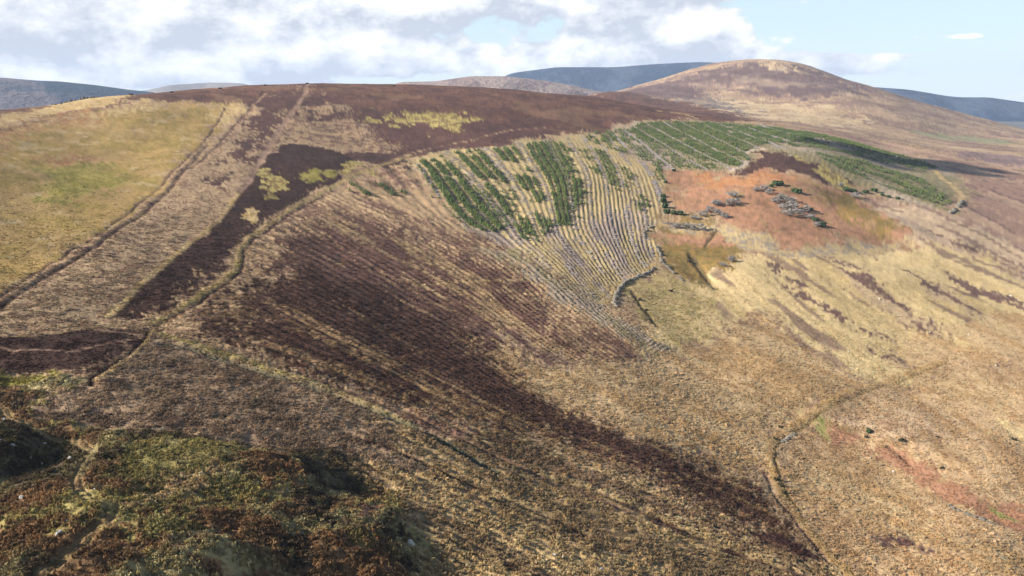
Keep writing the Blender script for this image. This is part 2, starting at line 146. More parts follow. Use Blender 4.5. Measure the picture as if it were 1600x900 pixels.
 ('rowtan',4,6,[(-105.0,471.6),(-99.2,500.6),(-92.6,533.0),(-85.2,553.3),(-77.2,574.8),(-62.3,520.3),(-50.3,478.5),(-34.9,439.0),(-21.5,404.0),(-10.5,391.4),(0.0,378.6),(11.4,361.5),(21.8,345.7),(33.6,321.6),(44.1,301.1),(55.9,281.9),(66.5,265.1),(57.2,256.1),(48.4,247.1),(37.8,238.4),(28.1,230.7),(22.8,232.3),(17.5,234.1),(8.9,240.3),(0.0,246.6),(-11.8,255.3),(-24.2,264.0),(-37.2,272.1),(-50.7,279.3),(-62.7,276.9),(-74.5,274.7),(-84.0,265.7),(-93.6,258.9),(-96.9,252.1),(-100.1,245.7),(-104.4,265.0),(-109.3,287.1),(-113.2,307.5),(-117.5,330.5),(-118.2,371.6),(-116.3,413.6),(-111.1,441.0)]),
 ('rowheather',8,12,[(-114.1,347.7),(-104.8,376.1),(-92.6,404.0),(-71.5,394.0),(-51.4,385.3),(-29.3,364.1),(-9.2,342.4),(4.2,311.9),(15.7,285.9),(23.9,258.8),(30.8,236.0),(22.7,231.4),(14.9,227.2),(5.3,226.4),(-4.2,225.1),(-12.7,226.9),(-21.2,228.3),(-32.2,232.6),(-43.4,235.8),(-57.6,242.1),(-72.7,250.0),(-84.0,257.9),(-96.4,267.5),(-104.3,303.1)]),
 ('rowpurple',3,8,[(-15.4,257.1),(-7.7,255.4),(0.0,253.5),(10.2,244.7),(19.8,236.3),(23.9,234.8),(27.9,233.5),(23.5,230.3),(19.1,227.1),(12.8,228.5),(6.4,229.9),(-1.1,234.6),(-8.9,239.1),(-12.0,247.9)]),
 ('rowtan',6,12,[(-98.4,187.1),(-99.5,191.0),(-100.5,195.1),(-100.9,217.8),(-101.0,245.1),(-95.5,252.9),(-89.7,261.4),(-79.2,249.2),(-69.7,238.7),(-58.5,227.8),(-48.4,218.3),(-39.5,212.9),(-30.9,207.2),(-24.0,197.0),(-17.7,187.6),(-25.6,181.2),(-33.1,175.3),(-41.6,176.8),(-50.2,178.5),(-59.6,177.0),(-69.2,176.4),(-76.4,178.3),(-83.7,180.2),(-91.0,183.6)]),
 ('rowdark',8,10,[(-93.8,240.2),(-88.1,260.0),(-82.1,285.0),(-64.0,277.1),(-46.9,271.1),(-30.5,261.0),(-15.0,249.9),(-5.5,237.4),(3.2,225.5),(10.4,210.0),(16.8,196.5),(26.0,187.7),(34.7,180.4),(47.2,177.3),(59.3,173.8),(62.4,168.1),(65.2,162.3),(65.2,146.4),(65.1,132.7),(63.3,134.2),(61.5,135.8),(55.3,141.9),(48.4,147.9),(39.8,152.6),(30.8,157.3),(19.6,161.6),(8.0,166.2),(1.6,168.5),(-4.9,170.4),(-7.6,167.9),(-10.3,165.2),(-13.1,166.0),(-15.9,166.8),(-22.3,167.1),(-28.7,167.8),(-37.0,170.1),(-45.5,172.5),(-54.2,175.3),(-63.4,178.9),(-71.5,183.1),(-79.9,187.4),(-84.0,195.8),(-88.4,204.7),(-90.9,221.3)]),
 ('rowtan',2,6,[(-38.4,169.2),(-27.9,168.0),(-17.6,167.8),(-12.0,167.8),(-6.4,167.8),(-8.9,161.6),(-11.2,155.7),(-17.8,158.0),(-24.5,160.4),(-31.3,164.7)]),
 ('ochre',6,12,[(64.8,266.2),(71.0,272.3),(77.3,278.2),(86.3,287.3),(95.6,296.0),(107.3,309.2),(119.7,322.4),(119.8,310.0),(119.9,298.4),(122.7,282.4),(125.3,268.0),(129.5,260.4),(133.4,252.8),(116.4,237.3),(100.8,222.5),(89.1,210.7),(78.2,199.0),(73.4,186.7),(68.9,175.0),(60.2,175.8),(51.3,176.0),(43.0,177.8),(34.6,179.6),(26.6,185.1),(18.2,191.7),(9.5,200.1),(0.0,209.5),(-4.1,220.6),(-8.6,232.5),(1.1,229.3),(10.5,225.5),(19.1,227.4),(27.9,229.5),(37.8,237.9),(48.4,247.1),(56.3,256.5)]),
 ('tuss',4,8,[(-36.4,159.4),(-30.1,157.9),(-24.0,156.7),(-17.6,156.2),(-11.2,155.7),(-8.2,162.7),(-4.9,170.0),(1.6,168.1),(8.0,165.8),(19.5,161.1),(30.6,156.6),(39.6,151.9),(48.2,147.2),(55.1,141.2),(61.3,135.2),(65.1,131.1),(68.6,127.1),(65.6,120.7),(63.0,115.0),(14.9,99.5),(-21.2,85.4),(-19.9,98.5),(-18.6,117.1),(-22.6,124.5),(-27.1,132.4),(-32.3,136.1),(-37.7,140.0),(-43.5,149.5),(-50.0,160.1),(-43.1,159.6)]),
 ('strawrow',3,6,[(-11.2,155.7),(-8.9,161.6),(-6.4,167.8),(0.8,166.2),(7.9,164.3),(19.4,160.0),(30.5,155.9),(39.4,151.0),(47.9,146.2),(54.0,140.3),(59.6,134.4),(56.5,131.6),(53.5,129.0),(46.2,133.3),(38.3,137.3),(26.8,142.9),(14.6,148.9),(7.3,150.4),(0.0,151.7),(-5.6,153.8)]),
 ('burnrow',1.2,3,[(52.0,142.8),(55.4,143.3),(58.9,143.8),(61.4,141.7),(63.8,139.6),(64.3,135.8),(64.8,132.1),(62.1,132.9),(59.3,133.6),(56.6,135.7),(53.9,138.0),(53.0,140.4)]),
 ('brown',6,8,[(-97.3,152.3),(-96.4,155.8),(-95.5,159.5),(-96.4,172.1),(-97.3,186.4),(-90.4,183.3),(-83.7,180.2),(-72.4,176.3),(-61.4,172.5),(-52.4,168.8),(-43.8,165.6),(-36.2,158.4),(-29.1,151.7),(-23.5,143.3),(-18.5,135.8),(-24.8,134.4),(-31.1,133.5),(-42.2,132.2),(-53.2,131.4),(-63.8,130.0),(-73.8,128.3),(-78.7,129.6),(-83.9,131.2),(-90.1,132.2),(-96.5,133.5),(-97.2,138.7),(-97.9,144.1),(-97.6,148.1)]),
 ('mosaic',3,6,[(-122.4,148.4),(-115.4,152.1),(-107.5,155.2),(-101.7,153.8),(-96.1,152.7),(-96.3,148.1),(-96.4,143.7),(-95.3,138.7),(-94.3,134.0),(-88.5,131.7),(-83.0,129.7),(-78.0,128.3),(-73.2,127.0),(-63.5,129.4),(-53.2,131.4),(-46.2,132.8),(-39.0,134.4),(-32.8,132.6),(-26.8,131.0),(-22.5,123.8),(-18.6,117.1),(-13.8,101.3),(-10.2,90.0),(-38.7,75.7),(-62.8,69.0),(-87.1,100.6)]),
 ('olivedark',3,8,[(-75.1,121.8),(-69.7,122.5),(-64.5,123.6),(-61.8,127.0),(-59.0,130.2),(-55.2,126.8),(-51.6,123.5),(-51.9,118.5),(-52.2,113.6),(-55.5,110.0),(-58.4,106.3),(-62.3,108.1),(-66.5,110.1),(-70.7,115.8)]),
 ('olive',2,5,[(-113.7,151.6),(-110.6,153.4),(-107.5,155.2),(-104.7,155.2),(-101.8,155.3),(-103.0,152.5),(-104.1,149.8),(-106.8,147.5),(-109.4,145.3),(-111.5,148.4)]),
 ('tuss',2,6,[(-56.4,104.3),(-55.8,107.2),(-55.1,110.3),(-53.9,113.7),(-52.5,117.2),(-51.7,116.5),(-50.9,115.8),(-51.7,112.3),(-52.3,108.8),(-53.4,105.3),(-54.3,101.9),(-54.8,97.2),(-55.5,93.1),(-56.4,93.9),(-57.3,94.8),(-56.8,99.3)]),
 ('heathshade',3,6,[(-74.6,127.5),(-70.9,128.5),(-67.2,129.6),(-63.1,130.0),(-59.0,130.2),(-60.0,128.3),(-61.0,126.3),(-65.0,124.7),(-68.8,123.0),(-71.6,125.2)]),
 ('rustbush',3,6,[(-52.5,123.0),(-49.1,125.0),(-45.6,127.0),(-42.0,125.3),(-38.6,123.7),(-40.2,119.0),(-41.6,114.6),(-45.3,115.6),(-49.0,116.7),(-50.7,119.8)]),
 ('rustbush',3,6,[(-48.4,97.4),(-45.9,100.6),(-43.2,103.8),(-39.2,102.3),(-35.3,101.0),(-35.3,96.4),(-35.4,92.3),(-38.9,90.8),(-42.2,89.3),(-45.1,93.0)]),
 ('rustbush',3,6,[(-31.7,98.6),(-29.3,100.9),(-26.9,103.3),(-23.3,100.8),(-19.9,98.5),(-19.7,94.2),(-19.5,90.4),(-23.2,88.7),(-26.8,87.0),(-29.0,92.3)]),
 ('bracken',1.5,3,[(-27.0,112.7),(-25.9,114.6),(-24.7,116.5),(-23.8,115.6),(-23.0,114.7),(-23.8,112.4),(-24.7,110.2),(-25.3,109.8),(-25.9,109.5),(-26.5,111.1)]),
 ('rustbush',3,6,[(-79.9,101.8),(-77.8,103.2),(-75.9,105.0),(-71.2,100.8),(-66.9,97.0),(-67.3,94.6),(-67.7,92.4),(-70.0,91.6),(-72.5,91.2),(-76.0,96.3)]),
 ('rustbush',3,6,[(-61.1,84.8),(-58.4,87.3),(-55.9,90.5),(-51.5,87.0),(-47.5,84.1),(-47.5,79.2),(-47.7,75.0),(-51.3,73.5),(-54.9,72.3),(-57.5,77.8)]),
 ('greengrass',2,4,[(-19.7,113.4),(-18.2,114.7),(-16.7,116.1),(-15.9,114.3),(-15.2,112.6),(-13.9,109.2),(-12.8,106.0),(-13.9,106.4),(-15.0,106.9),(-17.3,110.1)]),
 ('heathshade',3,6,[(-99.0,129.7),(-94.7,128.9),(-90.5,127.9),(-84.1,124.3),(-78.0,120.8),(-74.4,113.7),(-70.9,106.9),(-72.2,104.0),(-73.5,101.3),(-75.8,100.3),(-78.3,99.6),(-88.1,113.8)]),  # outline of the shaded left hollow, its shade darkened into the ground colour
 ('heathshade',2,5,[(-46.1,132.6),(-41.8,135.5),(-37.4,138.4),(-32.4,136.8),(-27.6,135.3),(-28.3,128.8),(-28.9,122.6),(-32.2,121.7),(-35.5,120.8),(-40.6,126.5)]),  # shade of the central hollow painted dark in the ground colour
 ('tuss',5,8,[(-31.1,133.5),(-26.0,133.8),(-20.9,134.4),(-16.9,132.9),(-12.9,131.4),(-8.8,127.8),(-4.9,124.2),(-2.2,106.9),(0.0,94.2),(-5.2,92.1),(-10.2,90.0),(-13.2,99.8),(-16.9,113.0),(-20.0,119.0),(-23.4,125.5),(-27.1,129.3)]),
 ('palestraw',4,8,[(77.6,357.0),(89.6,367.1),(101.7,375.3),(122.7,401.6),(145.0,426.9),(166.7,423.3),(190.2,424.6),(227.8,446.9),(266.1,465.9),(277.4,456.0),(288.7,447.2),(291.9,426.5),(293.7,405.8),(300.3,388.9),(305.5,372.2),(264.9,318.4),(232.8,276.0),(226.9,286.2),(220.9,297.2),(199.1,289.1),(178.7,281.8),(160.9,268.3),(144.3,255.5),(138.8,255.3),(133.2,255.0),(129.7,264.9),(125.7,275.2),(123.5,289.6),(121.2,305.8),(118.4,314.3),(115.5,323.4),(96.0,302.1),(77.9,280.5),(71.6,273.1),(65.4,265.7),(55.5,256.4),(46.1,247.0),(47.5,266.9),(49.2,289.4),(62.2,320.9)]),
 ('ochre',4,10,[(154.4,280.8),(167.5,290.6),(181.1,300.7),(199.7,313.6),(220.1,327.8),(233.2,331.6),(246.7,335.7),(257.6,329.1),(268.2,322.7),(255.4,305.9),(243.6,290.3),(228.3,288.1),(213.4,286.1),(192.9,279.2),(173.7,273.0),(164.3,267.6),(155.2,262.3),(155.0,271.5)]),
 ('rosystraw',4,8,[(249.2,522.9),(259.0,494.7),(266.1,465.9),(277.4,456.0),(288.7,447.2),(291.9,426.5),(293.7,405.8),(296.3,398.7),(298.6,391.6),(316.8,417.5),(337.0,446.1),(337.8,471.9),(335.4,495.5),(328.0,513.5),(320.5,533.5),(306.6,543.5),(292.9,555.1),(271.3,540.3)]),
 ('pinktan',6,10,[(78.2,199.0),(90.4,210.0),(103.3,220.8),(118.8,236.3),(135.7,252.7),(156.3,266.7),(178.3,281.1),(196.7,285.1),(215.8,289.7),(226.9,286.2),(238.0,283.0),(161.5,182.7),(115.5,124.1),(86.4,116.9),(63.0,115.0),(65.6,120.7),(68.6,127.1),(68.0,131.6),(67.3,136.3),(67.7,145.6),(68.0,156.0),(69.4,165.6),(70.7,175.7),(74.3,187.0)]),
 ('ochre',6,12,[(75.0,186.3),(84.5,190.6),(94.1,194.4),(99.5,185.7),(103.9,176.7),(103.2,163.0),(102.2,150.6),(96.3,145.5),(90.7,140.9),(88.5,150.2),(85.6,160.0),(79.4,160.6),(73.1,160.8),(74.2,173.3)]),
 ('ochre',6,12,[(164.8,275.6),(177.0,270.0),(188.8,264.5),(187.9,255.5),(187.0,247.0),(181.1,238.4),(175.5,230.1),(167.2,234.5),(159.0,239.4),(154.5,247.7),(149.4,256.0),(156.9,265.5)]),
 ('palestraw',4,8,[(159.8,226.2),(166.3,227.9),(173.1,229.9),(175.5,225.3),(177.9,221.0),(173.5,214.9),(169.2,208.9),(162.0,208.8),(155.0,209.0),(157.3,217.3)]),
 ('palestraw',4,8,[(98.6,219.7),(103.3,220.8),(107.9,221.7),(108.8,218.9),(109.7,216.1),(104.7,214.3),(99.8,212.4),(99.2,216.0)]),
 ('palepink',4,10,[(109.1,224.3),(121.4,225.2),(133.2,225.1),(134.8,216.3),(136.1,207.8),(130.7,205.3),(125.4,202.9),(119.8,207.3),(113.6,211.3),(110.4,213.0),(107.0,214.7),(108.0,219.4)]),
 ('greengrass',2,4,[(100.4,220.1),(102.7,220.0),(105.0,219.8),(104.4,215.6),(103.9,211.5),(106.1,208.8),(108.1,206.0),(104.4,205.5),(100.6,204.8),(99.6,207.2),(98.6,209.5),(99.5,214.8)]),
 ('bracken',1.5,5,[(104.5,218.8),(106.9,217.0),(109.2,215.1),(110.4,210.8),(111.4,206.5),(105.6,204.8),(99.8,202.9),(102.1,210.7)]),
 ('bracken',2,4,[(108.1,201.7),(112.4,201.5),(116.6,201.2),(118.5,190.5),(119.8,180.1),(122.4,172.9),(125.2,166.7),(130.6,164.8),(136.6,163.7),(132.2,157.6),(127.8,151.6),(121.8,152.2),(116.6,153.9),(115.4,160.5),(114.4,168.2),(111.9,177.0),(108.9,186.2),(107.4,190.4),(105.7,194.6),(106.9,198.1)]),
 ('greengrass',1.2,3,[(122.0,169.6),(122.4,166.2),(122.8,163.1),(124.8,160.0),(127.0,157.3),(123.6,158.2),(120.4,159.5),(121.2,164.4)]),
 ('ochre',3,10,[(98.3,144.0),(102.3,141.2),(106.6,139.0),(111.6,137.9),(117.9,138.3),(113.3,132.2),(109.3,126.9),(101.5,127.4),(95.2,130.0),(96.6,136.6)]),
 ('rowpurple',3,10,[(81.3,151.0),(84.9,149.1),(88.3,147.0),(89.5,143.9),(90.7,140.9),(87.9,140.8),(85.0,140.7),(83.3,145.8)]),
 ('olivebrown',3,8,[(86.4,440.9),(98.2,471.2),(110.8,502.2),(120.8,487.7),(129.9,472.7),(132.0,449.2),(133.7,427.4),(122.7,401.6),(112.3,376.7),(102.5,365.1),(92.9,352.9),(90.8,364.8),(88.5,377.1),(86.3,387.2),(83.9,397.6),(85.2,418.9)]),
 ('oliverow',3,8,[(52.4,329.2),(64.9,354.0),(78.9,380.6),(86.5,368.0),(93.4,355.0),(90.3,329.8),(87.5,307.3),(76.8,286.7),(67.0,267.2),(63.3,273.5),(59.5,280.2),(55.9,289.3),(52.0,298.7),(52.2,313.4)]),
 ('bracken',1.6,9,[(120.2,592.3),(129.4,603.4),(138.9,614.6),(147.9,607.4),(156.5,599.4),(166.6,588.4),(176.3,577.7),(189.1,591.2),(202.8,606.5),(213.9,604.0),(225.5,603.5),(233.9,583.3),(244.2,569.9),(254.9,561.9),(265.2,553.8),(264.4,530.5),(262.9,507.6),(264.6,482.5),(265.5,458.5),(253.9,455.1),(242.2,451.4),(228.3,456.8),(213.1,460.2),(202.6,449.8),(192.6,440.2),(176.8,429.9),(162.2,421.4),(158.0,431.4),(153.7,442.2),(148.3,457.2),(142.7,473.5),(137.4,485.4),(131.9,498.0),(122.2,503.8),(112.0,508.4),(114.3,528.7),(116.5,549.3),(118.3,569.9)]),
 ('bracken',2.5,7,[(91.6,458.3),(98.7,458.1),(105.6,457.1),(114.5,460.3),(123.3,462.6),(127.6,451.6),(131.7,441.0),(123.7,432.9),(115.8,424.6),(108.1,428.2),(100.1,430.8),(95.4,431.9),(90.8,432.8),(91.2,445.4)]),
 ('brackenpale',2,6,[(149.2,590.6),(162.5,582.4),(175.3,574.1),(189.8,580.9),(205.2,589.6),(213.3,583.0),(221.7,578.0),(215.4,567.1),(209.3,556.7),(189.9,549.5),(172.1,546.0),(158.6,549.0),(145.1,552.5),(147.1,570.9)]),
 ('olivebrown',2.5,14,[(222.4,552.3),(231.8,551.0),(241.6,550.8),(249.2,542.4),(255.6,532.2),(254.4,515.3),(252.7,498.3),(250.1,479.9),(247.6,462.4),(245.6,469.1),(243.5,475.8),(241.2,492.1),(237.9,507.7),(234.1,520.6),(229.5,532.8),(225.9,542.2)]),
 ('heather',1.2,5,[(227.5,690.0),(240.3,685.6),(253.4,682.5),(255.9,659.1),(260.0,641.4),(262.1,623.7),(265.7,610.9),(275.7,605.4),(285.5,599.9),(273.8,588.5),(262.5,577.1),(254.5,576.6),(246.5,576.0),(239.3,584.0),(232.6,594.1),(221.3,598.8),(210.6,606.0),(198.9,593.8),(188.0,583.2),(179.8,582.9),(171.7,582.9),(177.2,591.9),(183.0,601.4),(194.9,615.2),(208.0,631.4),(216.9,658.1)]),
 ('yellowgrass',1.2,8,[(249.2,667.5),(256.7,664.1),(264.5,661.9),(266.0,645.1),(268.9,632.7),(271.3,614.6),(274.3,598.9),(273.8,588.5),(273.1,577.8),(263.1,572.5),(253.2,567.0),(254.9,580.6),(256.4,594.5),(252.3,607.8),(249.3,624.8),(248.5,643.5)]),
 ('strawgrey',2,6,[(101.8,479.0),(114.2,477.3),(125.8,473.2),(137.8,463.5),(149.5,454.6),(153.6,448.2),(157.7,442.3),(159.8,431.0),(161.8,420.4),(175.9,427.5),(191.2,436.6),(203.7,447.6),(216.9,459.3),(234.4,456.5),(249.9,450.7),(228.4,439.7),(206.8,427.2),(183.4,417.3),(161.8,409.8),(152.1,413.8),(142.5,418.9),(136.4,423.7),(130.3,428.8),(130.1,442.4),(129.9,456.6),(118.0,457.6),(105.6,457.1),(103.8,467.9)]),
 ('rowpale',2,4,[(-77.5,577.4),(-66.7,604.9),(-54.5,631.0),(-38.6,639.0),(-22.3,647.1),(11.7,680.4),(49.9,725.1),(72.8,753.7),(97.3,782.4),(104.8,705.0),(111.6,644.3),(116.5,616.7),(121.3,592.4),(117.8,569.8),(114.5,549.1),(105.7,512.6),(97.3,477.8),(90.5,463.9),(84.0,449.9),(84.3,429.3),(84.4,409.4),(80.3,397.6),(76.4,386.0),(64.5,361.6),(53.7,338.3),(46.4,318.7),(39.9,300.7),(31.0,317.6),(21.3,337.0),(11.2,356.8),(0.0,378.6),(-10.5,391.4),(-21.5,404.0),(-34.8,437.5),(-50.0,475.2),(-62.2,519.3)]),
 ('rowlilac',2,4,[(97.8,786.5),(121.4,821.9),(146.9,859.5),(201.1,887.6),(259.7,920.5),(291.6,921.3),(324.5,924.7),(350.5,898.5),(386.1,898.8),(412.8,871.0),(441.4,851.2),(452.9,816.7),(461.3,781.0),(428.7,711.0),(401.9,653.1),(355.0,584.2),(325.1,541.9),(310.6,551.2),(296.2,561.7),(289.6,580.0),(280.5,594.6),(266.5,612.9),(257.1,645.4),(245.7,669.0),(236.0,701.7),(223.1,684.5),(211.1,669.1),(208.1,652.7),(205.5,637.6),(190.9,616.1),(178.0,598.3),(153.7,607.5),(127.8,612.6),(119.9,628.1),(111.6,644.3),(105.1,706.8)]),
 ('rowlilac',3,6,[(0.0,378.6),(11.2,356.8),(21.3,337.0),(31.0,317.6),(39.9,300.7),(45.6,287.5),(50.9,275.7),(57.4,269.6),(63.7,263.7),(58.7,257.4),(53.9,251.3),(47.0,260.0),(39.9,269.9),(31.3,284.5),(22.0,301.2),(11.6,319.8),(0.0,340.9),(-6.4,355.2),(-13.2,369.8),(-6.7,374.3)]),
 ('streakheath',1.6,5,[(179.4,391.3),(184.5,387.8),(189.5,384.3),(193.4,365.1),(196.5,346.9),(196.7,328.9),(196.4,311.7),(192.3,307.6),(188.3,303.5),(183.8,313.7),(178.7,323.9),(177.6,337.4),(176.3,351.5),(177.9,370.7)]),
 ('streakheath',1.6,5,[(157.6,323.8),(160.6,310.9),(163.2,298.5),(163.4,296.2),(163.7,293.9),(160.1,300.7),(156.2,307.6),(156.9,315.5)]),
 ('streakheath',1.6,5,[(220.7,409.7),(225.5,389.8),(229.4,370.9),(231.9,351.8),(233.7,333.8),(230.2,330.8),(226.8,327.8),(222.5,341.5),(217.6,355.8),(219.3,381.6)]),
 ('streakheath',1.6,5,[(249.2,416.0),(253.5,402.1),(257.4,388.9),(262.0,371.3),(266.0,354.6),(261.7,348.4),(257.7,342.5),(250.4,361.1),(242.1,381.0),(245.7,398.0)]),
 ('streakheath',1.6,5,[(152.4,294.6),(158.0,285.8),(162.8,276.7),(163.3,273.5),(163.8,270.4),(158.6,276.9),(152.9,283.1),(152.7,288.8)]),
 ('streakheath',1.6,5,[(147.5,356.6),(152.4,338.6),(156.8,322.1),(155.0,319.5),(153.1,316.9),(149.0,330.4),(144.6,344.9),(146.1,350.7)]),
 ('streakheath',1.6,5,[(144.3,401.5),(147.8,380.6),(151.1,361.7),(148.9,360.4),(146.8,359.1),(144.4,373.5),(142.0,388.9),(143.2,395.2)]),
 ('streakheath',1.6,5,[(279.1,490.7),(289.3,477.4),(299.5,465.3),(307.3,444.4),(312.5,422.4),(309.2,417.5),(306.1,413.0),(299.7,432.5),(291.2,451.4),(285.3,470.3)]),
 ('streakheath',1.6,5,[(183.4,417.3),(189.4,409.0),(195.0,400.6),(191.8,395.6),(188.9,390.9),(184.0,398.5),(178.8,405.8),(181.1,411.6)]),
]
